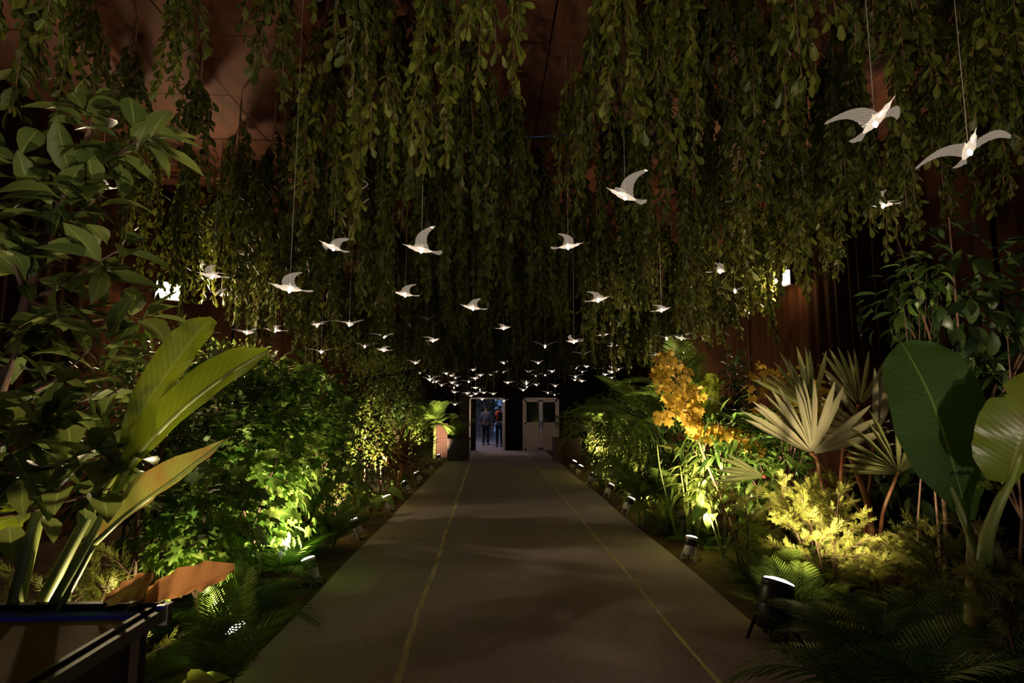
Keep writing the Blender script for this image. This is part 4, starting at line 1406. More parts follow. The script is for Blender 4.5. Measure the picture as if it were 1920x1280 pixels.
leafm = [MB().tmpl(t, Matrix.Identity(4)).mesh('leaf', M['bigleaf']) for t in T_ELL]
r = random.Random(3); cnt = 0
off = Matrix.Translation(-base)
while cnt < 285:
    p, d, tip = r.choice(spots)
    o = rv(); o.z *= .5
    dd = o + d * (.7 if tip else .25) + Vector((.15, -.25, .12))
    p = p + rv() * .05
    link('leaf', leafm[cnt % 3], tr, matrix=off @ orient(p, dd, Vector((r.gauss(0, .25), r.gauss(0, .25), 1)), r.uniform(.17, .30)))
    cnt += 1

# mid-left: lobed-leaf bushes, brightly lit from the path side
LB = 'lobed_leaf_bush'
shrub_px(LB, 540, 850, 6.7, .78, .95, 900, T_LOBED, M['lobed'], .15, 'lobed-leaf bush bulging over the path, its lowest sprays brightest', single=230, seed=1)
shrub_px(LB, 462, 900, 5.6, .68, .8, 700, T_LOBED, M['lobed'], .15, 'lobed-leaf bush behind the brown-blotched paddle leaf', single=200, seed=2)
shrub_px(LB, 600, 775, 8.0, .6, .6, 700, T_LOBED, M['lobed'], .14, 'round-topped lobed-leaf bush standing against the black gap', seed=3)
shrub_px(LB, 520, 730, 7.0, .55, .42, 500, T_LOBED, M['lobed'], .13, 'lobed-leaf bush top with curled leaves right of the long paddle leaf tip', seed=4)
shrub_px(LB, 400, 790, 6.2, .75, .8, 900, T_LOBED, M['shrub'], .13, 'dark lobed-leaf bush behind the long paddle leaf', seed=5)
shrub_px(LB, 370, 985, 3.9, .42, .42, 420, T_LOBED, M['lobed'], .13, 'low lobed-leaf bush under the ageing paddle leaf', single=120, seed=6)
shrub_px('small_leaved_bush', 330, 705, 7.2, .95, .7, 1500, T_SMALL, M['shrub'], .1, 'small-leaved bush below the left wall lamp', seed=7)
shrub_px('small_leaved_bush', 240, 815, 5.0, .8, .8, 1100, T_SMALL, M['shrub'], .1, 'small-leaved bush between the dark tree and the upright paddle leaf', seed=8)
shrub_px('small_leaved_bush', 440, 700, 8.4, .9, .5, 1000, T_SMALL, M['limeshrub'], .09, 'pale small-leaved bush behind the tips of both paddle leaves', seed=9)
shrub_px('small_leaved_bush', 660, 870, 8.0, .5, .7, 800, T_SMALL, M['shrub'], .1, 'small-leaved bush behind the left golden feathery shrub', seed=10)
shrub_px('thin_tree', 712, 720, 11.0, .5, .75, 500, T_SMALL, M['limeshrub'], .12, 'thin young tree with pale leaf tufts left of the far birds', cat='tree', seed=11)
shrub_px('thin_tree', 745, 745, 12.5, .55, .6, 600, T_SMALL, M['shrub'], .12, 'thin dark young tree behind the red-stemmed clump', cat='tree', seed=12)
shrub_px('small_leaved_bush', 690, 810, 9.6, .55, .6, 800, T_SMALL, M['limeshrub'], .1, 'pale small-leaved bush left of the red-stemmed clump', seed=13)
shrub_px('small_leaved_bush', 782, 805, 15.2, .4, .5, 500, T_SMALL, M['limeshrub'], .13, 'bright small bush in front of the slatted red planter', seed=14)
shrub_px('small_leaved_bush', 770, 830, 13.2, .5, .45, 600, T_SMALL, M['shrub'], .12, 'small bush right of the red-stemmed clump by the path', seed=15)

# right side masses
shrub_px('small_leaved_bush', 1128, 815, 13.5, .5, .7, 800, T_SMALL, M['limeshrub'], .11, 'pale bush beside the brown planter near the white door', seed=20)
shrub_px('small_leaved_bush', 1160, 795, 11.5, .6, .75, 800, T_SMALL, M['shrub'], .12, 'mid green bush between the pale bush and the arching palms', seed=21)
shrub_px('lance_leaved_bush', 1190, 830, 9.6, .6, .7, 420, T_LANCE, M['limeshrub'], .26, 'bush of long drooping strap leaves under the arching palm fronds', seed=22)
shrub_px('lance_leaved_bush', 1250, 850, 8.2, .55, .6, 420, T_LANCE, M['shrub'], .25, 'dark bush of narrow leaves left of the pale bamboo stems', seed=23)
shrub_px('lance_leaved_bush', 1360, 830, 6.8, .55, .45, 300, T_LANCE, M['shrub'], .24, 'dark narrow-leaved bush below the golden horizontal spray', seed=24)
shrub_px('lance_leaved_bush', 1385, 720, 7.8, .3, .6, 160, T_LANCE, M['darkshrub'], .2, 'slender dim shrub in the black gap right of the split banana leaf', seed=25)
shrub_px('leafy_shrub', 1450, 900, 6.4, .6, .5, 260, T_ELL, M['shrub'], .2, 'broad-leaved green shrub behind the golden feathery shrubs', seed=26)
shrub_px('leafy_shrub', 1480, 745, 6.6, .45, .35, 140, T_LOBED, M['yellow'], .15, 'dim golden-leaved shrub behind the largest pale fan', seed=27)
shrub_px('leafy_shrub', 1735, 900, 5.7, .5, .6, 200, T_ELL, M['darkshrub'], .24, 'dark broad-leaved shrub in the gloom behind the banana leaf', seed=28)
# dark tree at the right edge
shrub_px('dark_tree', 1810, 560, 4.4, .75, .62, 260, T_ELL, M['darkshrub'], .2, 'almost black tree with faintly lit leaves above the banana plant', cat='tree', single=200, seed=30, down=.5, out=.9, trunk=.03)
shrub_px('dark_tree', 1720, 530, 4.3, .2, .22, 34, T_ELL[:1], M['shrub'], .16, 'sparse twig of dim leaves left of the almost black tree', cat='tree', single=30, seed=31, down=.3, trunk=.01)
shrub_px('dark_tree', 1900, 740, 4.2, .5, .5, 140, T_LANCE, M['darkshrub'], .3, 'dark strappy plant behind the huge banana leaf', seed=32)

# golden-leaved shrub on a leaning stem
base = Vector((pt(1388, 1012, 6.7).x, 6.7, 0))
gs = thing('golden_leaved_shrub', 'golden-orange leaved shrub on a thin leaning stem right of the path', 'shrub', base)
def G(x, y, d=0.): return pt(x, y, 6.6 + d)
gm = MB()
stalk(gm, [base, G(1372, 985), G(1330, 880), G(1297, 790), G(1270, 715), G(1243, 662)], .02, .006, 6, 16)
gm.build('stem', M['twig'], gs)
g2 = MB(); stalk(g2, [G(1318, 850), G(1330, 815), G(1365, 800), G(1405, 806), G(1425, 835)], .009, .004, 5, 10); stalk(g2, [G(1310, 830), G(1280, 790), G(1255, 768)], .008, .003, 5, 6)
g2.build('side_branch', M['twig'], gs)
r = random.Random(9); mt = [[], []]
for i in range(290):
    u = r.random()
    yy = 655 + 150 * u; cx = 1243 + 62 * u
    hw = 8 + 38 * math.sin(min(1, u * 1.15) * PI) ** .8
    p = G(cx + r.uniform(-1, 1) * hw * .85, yy, r.uniform(-.25, .25))
    mt[i % 2].append(orient(p, Vector((r.gauss(0, .5), r.gauss(0, .5), -.7)), Vector((r.gauss(0, .8), -1, .5)), r.uniform(.07, .14)))
for i in range(120):
    u = r.random(); q = bez([G(1308, 795), G(1345, 800), G(1395, 808), G(1425, 840)], 20)[int(u * 20)]
    mt[i % 2].append(orient(q + Vector((r.uniform(-.03, .03), r.uniform(-.12, .12), r.uniform(-.1, .05))), Vector((r.gauss(0, .4), r.gauss(0, .4), -1)), Vector((r.gauss(0, .4), -1, .4)), r.uniform(.1, .17)))
for i in range(16):
    mt[0].append(orient(G(1240 + r.uniform(-18, 18), 770 + r.uniform(-12, 12)), Vector((r.gauss(0, .4), 0, -1)), Vector((0, -1, .4)), .14))
lm = [MB().tmpl(t, Matrix.Identity(4)).mesh('leaf', M['yellow']) for t in T_LOBED]
off = Matrix.Translation(-base)
allm = [(0, q) for q in mt[0]] + [(1, q) for q in mt[1]]
r.shuffle(allm)
for k, q in allm[:280]: link('leaf', lm[k], gs, matrix=off @ q)
fo = MB()
for k in (0, 1): fo.tmpls(T_LOBED[k], [q for kk, q in allm[280:] if kk == k])
fo.build('foliage', M['yellow'], gs, kind='stuff')


# ------------------------------------------------------------------ palms and ferns (fronds as parts)
def frond_mesh(m, n=30, droop=1.0, ll=.22, lw=.018, vfold=.35, seed=0, hang=.25, lead=.12):
    """unit frond along +Y from the origin, arching down"""
    r = random.Random(seed)
    mb_ = MB(); k = 14; pts = []
    y = z = 0
    for i in range(k + 1):
        pts.append(Vector((0, y, z)))
        a = -droop * (i / k) ** 1.3 + .15
        y += math.cos(a) / k; z += math.sin(a) / k
    mb_.tube(pts, [.009 * (1 - .8 * i / k) + .001 for i in range(k + 1)], 4, False)
    mats = []
    for i in range(n):
        u = lead + (1 - lead) * (i + .5) / n
        x = u * k; a = int(min(x, k - 1)); p = pts[a].lerp(pts[a + 1], x - a); t = (pts[a + 1] - pts[a]).normalized()
        up = Vector((1, 0, 0)).cross(t)
        L = ll * (math.sin(PI * (.12 + .86 * u) ** .8) ** .6 + .12)
        for s in (-1, 1):
            d = Vector((s * 1.0, 0, 0)) + t * (.45 + .7 * u) + up * (vfold + r.uniform(-.06, .06)) - Vector((0, 0, hang * u))
            mats.append(orient(p, d, up + Vector((0, 0, .3)), L, lw * L / ll / .033 * .5))
    mb_.tmpls(T_BLADE if lw > .03 else leaf_T([(0, .012), (.4, .04), (.8, .025), (1, 0)], .5, .4), mats)
    return mb_.mesh('frond', m)


FR = {'areca': [frond_mesh(M['frond'], 34, d, .26, .016, .45, i) for i, d in enumerate((.9, 1.4, 1.9))],
      'fern': [frond_mesh(M['fern'], 26, d, .17, .014, .1, 10 + i) for i, d in enumerate((1.0, 1.6))],
      'palmlet': [frond_mesh(M['frond'], 24, d, .34, .022, .3, 20 + i, .1) for i, d in enumerate((.5, .9))],
      'dim': [frond_mesh(M['fern'], 28, d, .3, .016, .35, 30 + i) for i, d in enumerate((.9, 1.5))]}


def palm(name, loc, H, L, n, kind, label, cat='palm', group=None, seed=0, elev=(25, 75), stems=0, az=None):
    r = random.Random(seed)
    th = thing(name, label, cat, loc, group)
    cr = Vector((0, 0, H))
    if H > .15:
        g = MB()
        for s in range(max(1, stems)):
            o = Vector((r.uniform(-.1, .1), r.uniform(-.1, .1), 0)) if stems > 1 else Vector((0, 0, 0))
            stalk(g, [o, o * 1.2 + Vector((0, 0, H * .5)), cr + o * 1.3], .028, .018, 7, 6)
        g.build('stems', M['greenstem'], th, local=True)
    for i in range(n):
        a = (az[i] if az else 360 * (i + r.uniform(-.3, .3)) / n)
        e = math.radians(r.uniform(*elev)); q = math.radians(a)
        d = Vector((math.sin(q) * math.cos(e), math.cos(q) * math.cos(e), math.sin(e)))
        s = L * r.uniform(.8, 1.12)
        me = FR[kind][i % len(FR[kind])]
        # frond droops in its own upright plane
        link('frond', me, th, matrix=orient(cr + Vector((r.uniform(-.04, .04), r.uniform(-.04, .04), -.05 * r.random())), d, Vector((0, 0, 1)), s))
    return th


palm('areca_palm', at(1238, 9.2), 1.0, 1.75, 13, 'areca', 'tall areca palm whose fronds arch left over the path beside the golden shrub', seed=1, stems=4)
palm('areca_palm', at(1300, 8.6), 1.2, 1.5, 10, 'areca', 'areca palm with fronds curving right into the dark, behind the golden shrub', seed=2, stems=3)
palm('areca_palm', at(1165, 12.2), .8, 1.5, 11, 'areca', 'areca palm in the thick of the right bed near the far birds', seed=3, stems=3)
palm('areca_palm', at(1115, 16.2), .9, 1.3, 10, 'areca', 'farthest areca palm by the right side of the white double door', seed=4, stems=3)
palm('areca_palm', at(812, 18.6), 1.0, 1.4, 11, 'areca', 'arching palm behind the dark square planter left of the doorway', seed=5, stems=3)
palm('areca_palm', at(775, 16.5), .8, 1.3, 10, 'areca', 'palm between the far left bushes and the slatted red planter', seed=6, stems=3)
palm('areca_palm', at(1195, 8.0), .3, .95, 10, 'areca', 'low areca palm spreading under the strap leaves right of the path', seed=7, stems=2)
palm('areca_palm', at(1258, 7.7), .25, .8, 10, 'areca', 'low bushy areca palm in front of the pale bamboo stems', seed=8, stems=2)
palm('areca_palm', at(1465, 7.0), .9, 1.1, 9, 'dim', 'dim areca palm behind the fan palms', seed=9, stems=2)
# palmlets caught by single lamps
palm('parlour_palm', Vector((pt(418, 1195, 3.42).x, 3.42, 0)), .05, .5, 8, 'palmlet', 'small palm with one frond glowing in the lamp by the black-edged table', seed=11, elev=(60, 82), az=[-80, -120, -40, 60, 180, -150, 10, 110])
q0, q1 = pt(424, 1196, 3.5), pt(454, 1082, 3.4)
pp_ = bpy.data.objects['parlour_palm']
for e_, k_ in ((q1, 1.0), (pt(395, 1110, 3.4), .85), (pt(372, 1172, 3.35), .7)):
    link('frond', FR['palmlet'][0], pp_, matrix=orient(q0 - Vector(LOC['parlour_palm']), e_ - q0, Vector((-.1, -1, .3)), (q1 - q0).length * 1.12 * k_))
palm('parlour_palm', Vector((pt(1495, 1120, 4.15).x, 4.15, 0)), .04, .55, 9, 'palmlet', 'small palm lit behind the rim of the black uplight', seed=12, elev=(25, 70))
palm('parlour_palm', Vector((pt(1480, 1030, 4.7).x, 4.9, 0)), .05, .62, 8, 'palmlet', 'shaded small palm under the largest golden feathery shrub', seed=13, elev=(30, 70))
palm('parlour_palm', Vector((pt(655, 960, 6.6).x - .25, 6.9, 0)), .05, .6, 8, 'palmlet', 'shaded small palm behind the uplight with the curled lime leaf', seed=14, elev=(40, 80))
# low ferns edging both beds
r = random.Random(21)
fl = ('low dark fern edging the left bed', 'ferns edging the left bed'); fr_ = ('low dark fern edging the right bed', 'ferns edging the right bed')
proto = None
for side, (lab, grp), Ylist in ((-1, fl, np.arange(3.2, 14, .42)), (1, fr_, np.arange(2.7, 14, .36))):
    for yv in Ylist:
        for row in range(2 if yv < 8 else 1):
            e = lx(yv) if side < 0 else rx(yv)
            x = e + side * (.42 + .42 * row + r.uniform(-.06, .1)) if yv < 16 else e
            if side > 0 and row == 1 and yv > 6: continue
            if any((x - a) ** 2 + (yv - b) ** 2 < .5 ** 2 for a, b in LAMPXY): continue
            dist = 'nearest the camera' if yv < 5 else 'in the middle stretch' if yv < 9 else 'in the far stretch'
            lab, grp = (fl if side < 0 else fr_)[0] + ', ' + dist, (fl if side < 0 else fr_)[1] + ', ' + dist
            if proto is None:
                proto = palm('fern', (x, yv, 0), .03, .42, 9, 'fern', lab, 'fern', grp, seed=50, elev=(12, 60))
            else:
                dup(proto, (x, yv + r.uniform(-.1, .1), 0), r.uniform(0, 6), r.uniform(.75, 1.25), lab, grp)
# dark low palms in the right foreground
for k, (px, Y, L, lab) in enumerate([(1610, 3.3, .7, 'low dim palm spreading right of the black uplight'), (1650, 2.9, .8, 'low dim palm in the dark bottom right, nearest the carpet'), (1760, 2.7, .8, 'low dim palm in the dark bottom right under the feathery green shrub'), (1860, 2.6, .7, 'low dim palm at the foot of the banana stems'), (1700, 3.4, .75, 'low dim palm between the fan palm and the banana stems')]):
    palm('low_palm', at(px, Y), .08, L, 11, 'dim', lab, seed=60 + k, elev=(10, 60))
for k, (px, Y, L, lab) in enumerate([(500, 4.3, .6, 'low dim palm behind the left uplight that stands clear on the soil'), (300, 3.1, .55, 'low dim palm by the right end of the black-edged table'), (560, 5.6, .6, 'low dim palm in the shade under the lobed-leaf bush')]):
    palm('low_palm', at(px, Y) + Vector((-.1, 0, 0)), .08, L, 10, 'dim', lab, seed=70 + k, elev=(15, 65))


# ------------------------------------------------------------------ red-stemmed clump, bamboo, grass tufts
def clump(name, loc, n, H, T, m, lsz, label, stem_m, seed, spread=.35, nst=7, per=12, lean=(0, 0), cat='plant', dirbias=(0, 0, .8)):
    r = random.Random(seed)
    th = thing(name, label, cat, loc)
    st_mats = [[] for _ in T]
    for s in range(nst):
        q = r.uniform(0, 2 * PI)
        tip = Vector((lean[0] + math.cos(q) * spread, lean[1] + math.sin(q) * spread, H * r.uniform(.7, 1.05)))
        o = Vector((math.cos(q) * .06, math.sin(q) * .06, 0))
        c = bez([o, o.lerp(tip, .5) + Vector((r.uniform(-.05, .05), r.uniform(-.05, .05), 0)), tip], 8)
        MB().tube(c, [.014 - .0008 * i for i in range(9)], 6).build('stem', M[stem_m], th, local=True)
        for k in range(per):
            u = .55 + .45 * (k + r.random()) / per
            p = c[min(int(u * 8), 8)]
            qa = r.uniform(0, 2 * PI)
            d = Vector((math.cos(qa), math.sin(qa), 0)) + Vector(dirbias) * r.uniform(.5, 1.3)
            st_mats[k % len(T)].append(orient(p, d, Vector((0, 0, 1)), lsz * r.uniform(.7, 1.2)))
    fo = MB()
    for t, ms_ in zip(T, st_mats): fo.tmpls(t, ms_)
    fo.build('foliage', m, th, local=True, kind='stuff')
    return th


clump('cordyline', at(738, 10.2), 0, 1.05, T_STRAP, M['cordy'], .75, 'spiky reddish clump with bare red stems left of the path', 'redstem', 1, .3, 9, 16, (.05, 0), dirbias=(.35, 0, .9))
clump('dracaena', at(755, 10.9), 0, .8, T_STRAP, M['cordyg'], .6, 'lime strap-leaved plant right beside the red-stemmed clump', 'greenstem', 2, .25, 6, 12)
clump('dracaena', at(790, 14.2), 0, .7, T_STRAP, M['cordyg'], .6, 'bright strap-leaved plant in front of the slatted red planter', 'greenstem', 12, .25, 6, 12)
clump('bamboo', at(1292, 6.95), 0, 1.15, T_LANCE, M['limeshrub'], .32, 'bamboo clump with straight pale yellow stems on the right', 'greenstem', 3, .18, 9, 12, dirbias=(0, 0, -.1))
clump('dracaena', at(1128, 11.9), 0, .75, T_STRAP, M['cordyg'], .55, 'bright strap-leaved plant by the right row of uplights', 'greenstem', 4, .3, 7, 12)
clump('dracaena', at(1215, 8.9), 0, .6, T_STRAP, M['cordyg'], .5, 'pale strap-leaved plant under the drooping bush on the right', 'greenstem', 5, .3, 6, 12)
clump('grass_tuft', at(1192, 9.2), 0, .12, T_STRAP, M['cordyg'], .42, 'variegated grass tuft just behind a right uplight', 'greenstem', 6, .05, 4, 14, cat='plant')
clump('grass_tuft', at(1158, 10.8), 0, .12, T_STRAP, M['limeshrub'], .4, 'small bright tuft behind the right uplight in the dark soil', 'greenstem', 7, .05, 4, 14, cat='plant')
# broad pale leaves lit in the right bed
def heart_plant(loc, n, lsz, label, seed, m='limeshrub', H=.55, name='philodendron'):
    r = random.Random(seed)
    th = thing(name, label, 'plant', loc)
    for k in range(n):
        q = 2 * PI * (k + r.random()) / n
        e = Vector((math.cos(q) * .25, math.sin(q) * .2, H * r.uniform(.6, 1.1)))
        MB().tube(bez([Vector((0, 0, 0)), e * .5 + Vector((0, 0, .12)), e], 6), .007, 5, False).build('stalk', M['greenstem'], th, local=True)
        link('leaf', hm[m], th, matrix=orient(e, Vector((math.cos(q), math.sin(q) - .3, -.25 + r.uniform(-.3, .3))), Vector((0, -.5, 1)), lsz * r.uniform(.7, 1.1)))
    return th


T_HEART = leaf_T([(0, .0), (.02, .2), (.12, .3), (.35, .3), (.65, .18), (.88, .06), (1, 0)], .6, .3)
hm = {k: MB().tmpl(T_HEART, Matrix.Identity(4)).mesh('leaf', M[k]) for k in ('limeshrub', 'lobed', 'bananay')}
heart_plant(at(1235, 7.7), 7, .3, 'broad yellow-green leaves low in the right bed behind the grass tuft', 1, 'bananay')
heart_plant(at(1150, 11.2), 6, .3, 'broad lime leaves among the strap plants right of the path', 2)
heart_plant(at(700, 9.0), 7, .34, 'broad lime leaves low beside the left uplights', 3, 'lobed', .4)
heart_plant(at(330, 2.55), 6, .13, 'pale round leaves below the corner of the black-edged table', 4, 'limeshrub', .5)
heart_plant(at(258, 2.3), 5, .12, 'dull yellow leaves beside the black-edged table, close to the camera', 5, 'bananay', .55)
heart_plant(at(780, 12.2), 6, .34, 'bright broad leaves behind the far left uplights', 6)
heart_plant(at(1345, 6.2), 6, .3, 'green broad leaves at the foot of the leaning golden shrub', 7, 'lobed')
# two long pale leaves
o = thing('strap_plant', 'plant with one long pale horizontal leaf in the right bed', 'plant', at(1262, 7.3))
big_leaf([pt(1232, 834, 7.2), pt(1258, 838, 7.1), pt(1292, 846, 7.05)], [(.01, .01), (.05, .06), (.005, .01)], (0, -.6, .8), .2, .005, seed=20).build('leaf', M['cordyg'], o)
big_leaf([pt(1318, 925, 6.9), pt(1326, 955, 6.85), pt(1330, 978, 6.8)], [(.03, .03), (.05, .05), (.005, .005)], (.2, -1, .2), .2, .005, seed=21).build('leaf', M['limeshrub'], o)
stalk(MB(), [at(1262, 7.3), pt(1240, 890, 7.25), pt(1232, 834, 7.2)], .012, .007, 6).build('stalk', M['greenstem'], o)
# bare trunks and stakes
for px, y0, y1, Y, rad, lab in ((1766, 880, 1140, 4.0, .022, 'thin brown trunk behind the huge banana leaf'), (1752, 900, 1100, 4.3, .012, 'thin stake left of the brown trunk under the banana leaf'), (262, 930, 1180, 3.6, .02, 'slim brown trunk behind the ageing paddle leaf'), (300, 840, 1150, 4.1, .018, 'slim reddish trunk among the left bushes')):
    a = pt(px, y0, Y); g = Vector((a.x - .04, Y, 0))
    g2 = MB(); stalk(g2, [g, g.lerp(a, .5) + Vector((.015, 0, 0)), a], rad, rad * .7, 7)
    tag(g2.build('bare_sapling', M['bark']), lab, 'sapling')


# ------------------------------------------------------------------ planters, bags, case
def box_planter(loc, wx, wy, h, label, m):
    th = thing('box_planter', label, 'planter', loc)
    L0 = Vector(loc); t = .035
    g = MB()
    for dx, dy, sx, sy in ((0, -wy / 2 + t / 2, wx, t), (0, wy / 2 - t / 2, wx, t), (-wx / 2 + t / 2, 0, t, wy - 2 * t), (wx / 2 - t / 2, 0, t, wy - 2 * t)):
        g.box(L0 + Vector((dx, dy, h / 2)), (sx, sy, h))
    g.build('body', m, th, False)
    g = MB()
    for dx, dy, sx, sy in ((0, -wy / 2, wx + .04, .07), (0, wy / 2, wx + .04, .07), (-wx / 2, 0, .07, wy), (wx / 2, 0, .07, wy)):
        g.box(L0 + Vector((dx, dy, h)), (sx, sy, .035))
    g.build('rim', m, th, False)
    MB().box(L0 + Vector((0, 0, h - .08)), (wx - 2 * t, wy - 2 * t, .03)).build('soil', M['soil'], th, False)
    return th


pl = Vector((pt(860, 830, 17.9).x, 18.0, 0))
box_planter(pl, .66, .66, .66, 'dark square box planter left of the open doorway', M['planterdark'])
pr = Vector((pt(1063, 830, 17.6).x, 17.7, 0))
box_planter(pr, .8, .7, .68, 'brown box planter right of the path hiding a corner of the white door', M['planter'])
th = thing('slatted_planter', 'tall red slatted planter behind the far left bushes', 'planter', Vector((pt(826, 815, 19.2).x, 19.2, 0)))
L0 = Vector(LOC[th.name])
slm = MB().box((0, 0, .55), (.062, .02, 1.1)).mesh('slat', M['terra'], False)
for k in range(7):
    for (ax, ay, rz) in ((-.21 + k * .07, -.22, 0), (-.21 + k * .07, .22, 0)):
        link('slat', slm, th, matrix=Matrix.Translation((ax, ay, 0)))
    for ax in (-.235, .235):
        link('slat', slm, th, matrix=Matrix.Translation((ax, -.19 + k * .063, 0)) @ Matrix.Rotation(PI / 2, 4, 'Z'))
MB().box((0, 0, 1.02), (.44, .42, .04)).build('soil', M['soil'], th, False, local=True)
# plants in the planters
palm('potted_palm', pl + Vector((-.12, 0, .6)), .05, .75, 9, 'palmlet', 'bright small palm growing in the dark square planter', seed=80, elev=(35, 80))
heart_plant(pl + Vector((.2, -.05, .6)), 5, .36, 'tall-stalked pale leaves growing in the dark square planter', 81, 'limeshrub', .72, 'elephant_ear')
shrub('potted_shrub', pr + Vector((.1, 0, .62)), pr + Vector((.1, 0, 1.15)), (.42, .4, .5), 300, T_SMALL, M['limeshrub'], .14, 'pale shrub growing in the brown box planter by the white door', seed=82)
MB_ = MB().tube([pr + Vector((-.12, -.38, 0)), pr + Vector((-.1, -.385, 1.05))], .012, 6)
tag(MB_.build('stake', M['twig']), 'thin upright stake in front of the brown box planter', 'stake')


def wrapped_pot(px, py, Y, s, label, seed):
    r = random.Random(seed)
    L0 = gp(px, py); L0.z = 0
    th = thing('wrapped_pot', label, 'pot', L0)
    H = s * 1.9
    prof = [(s * .62, .0), (s * .8, H * .25), (s * .9, H * .55), (s * .85, H * .8), (s * .7, H * .9), (s * .78, H)]
    g = MB().lathe(prof, 28, Matrix.Translation(L0), True, False)
    V = g.v[0]
    for i in range(len(V)):
        q = V[i] - np.array(L0); k = 1 + r.uniform(-.13, .13)
        V[i] = np.array(L0) + q * np.array((k, k, 1))
    g.build('plastic_wrap', M['bag'], th, False)
    MB().lathe([(s * .6, .02), (s * .72, H * .86), (s * .05, H * .86)], 16, Matrix.Translation(L0)).build('soil', M['soil'], th)
    return th


wrapped_pot(1287, 1005, 6.9, .12, 'plastic-wrapped pot at the foot of the pale bamboo stems', 1)
wrapped_pot(1608, 1122, 4.1, .14, 'shiny plastic-wrapped pot under the golden feathery shrub', 2)
wrapped_pot(352, 1230, 2.95, .10, 'plastic-wrapped pot beside the black-edged table corner', 3)
wrapped_pot(1622, 1045, 4.6, .12, 'pale plastic-wrapped pot at the foot of the fan palm', 4)

# black-edged table, bottom left
zc = .84
cs = thing('display_table', 'brown table with ridged black metal edges and a painted blue reflection, bottom left corner', 'table', (-1.98, 1.66, 0))
xa, xb, ya, yb, zc = -2.75, -1.235, .95, 2.385, .84
def bxw(m, x0, x1, y0, y1, z0, z1): return m.box(((x0 + x1) / 2, (y0 + y1) / 2, (z0 + z1) / 2), (x1 - x0, y1 - y0, z1 - z0))
g = MB(); bxw(g, xa + .02, xb - .055, ya + .02, yb - .03, zc - .055, zc - .03); g.build('table_top', M['case'], cs, False)
g = MB()
for k, (w0, w1, zz) in enumerate(((0, .020, -.004), (.024, .040, -.012), (.044, .062, .003))):
    bxw(g, xb - w1, xb - w0, ya, yb - .02, zc - .05, zc + zz)
bxw(g, xa, xb - .03, yb - .026, yb + .006, zc - .06, zc + .012)
bxw(g, xa, xb, ya - .01, ya + .02, zc - .06, zc)
bxw(g, xa - .01, xa + .03, ya, yb, zc - .06, zc)
g.build('metal_edge', M['caseblk'], cs, False)
g = MB(); bxw(g, xa + .03, xb - .066, yb - .08, yb - .027, zc - .03, zc - .014); g.build('blue_reflection', M['casereflection'], cs, False, label='painted blue reflection along the far edge')
g = MB(); bxw(g, xb - .034, xb + .004, yb - .03, yb + .01, zc - .07, zc + .006); g.build('corner_cap', M['caseblk'], cs, False)
g = MB(); bxw(g, xb - .03, xb - .002, yb - .05, yb - .028, zc - .02, zc + .009); g.build('blue_corner_glint', M['casereflection'], cs, False, label='painted blue reflection at the corner')
g = MB(); bxw(g, xb - .115, xb - .09, ya + .1, yb - .1, .03, zc - .06); bxw(g, xa + .05, xb - .09, yb - .1, yb - .08, .03, zc - .06); g.build('shade_panel', M['dark'], cs, False)  # dark panels added to keep the open space under the table in shade
for x_, y_ in ((xa + .06, ya + .06), (xb - .08, ya + .06), (xa + .06, yb - .07), (xb - .08, yb - .07)):
    MB().box((x_, y_, (zc - .05) / 2), (.045, .045, zc - .06), taper=1.0).build('leg', M['dark'], cs, False)


# ------------------------------------------------------------------ people beyond the doorway
def skin_mesh(name, verts, edges, radii, m, root=0, sub=2):
    me = bpy.data.meshes.new(name)
    me.from_pydata([tuple(v) for v in verts], edges, [])
    o = bpy.data.objects.new(name, me); COL.objects.link(o)
    sk = o.modifiers.new('skin', 'SKIN'); sk.use_smooth_shade = True
    sd = o.modifiers.new('sub', 'SUBSURF'); sd.levels = sub; sd.render_levels = sub
    for i, d in enumerate(me.skin_vertices[0].data):
        d.radius = radii[i] if hasattr(radii[i], '__len__') else (radii[i], radii[i]); d.use_root = (i == root)
    dg = bpy.context.evaluated_depsgraph_get()
    out = bpy.data.meshes.new_from_object(o.evaluated_get(dg))
    bpy.data.objects.remove(o)
    out.materials.clear(); out.materials.append(m)
    return out


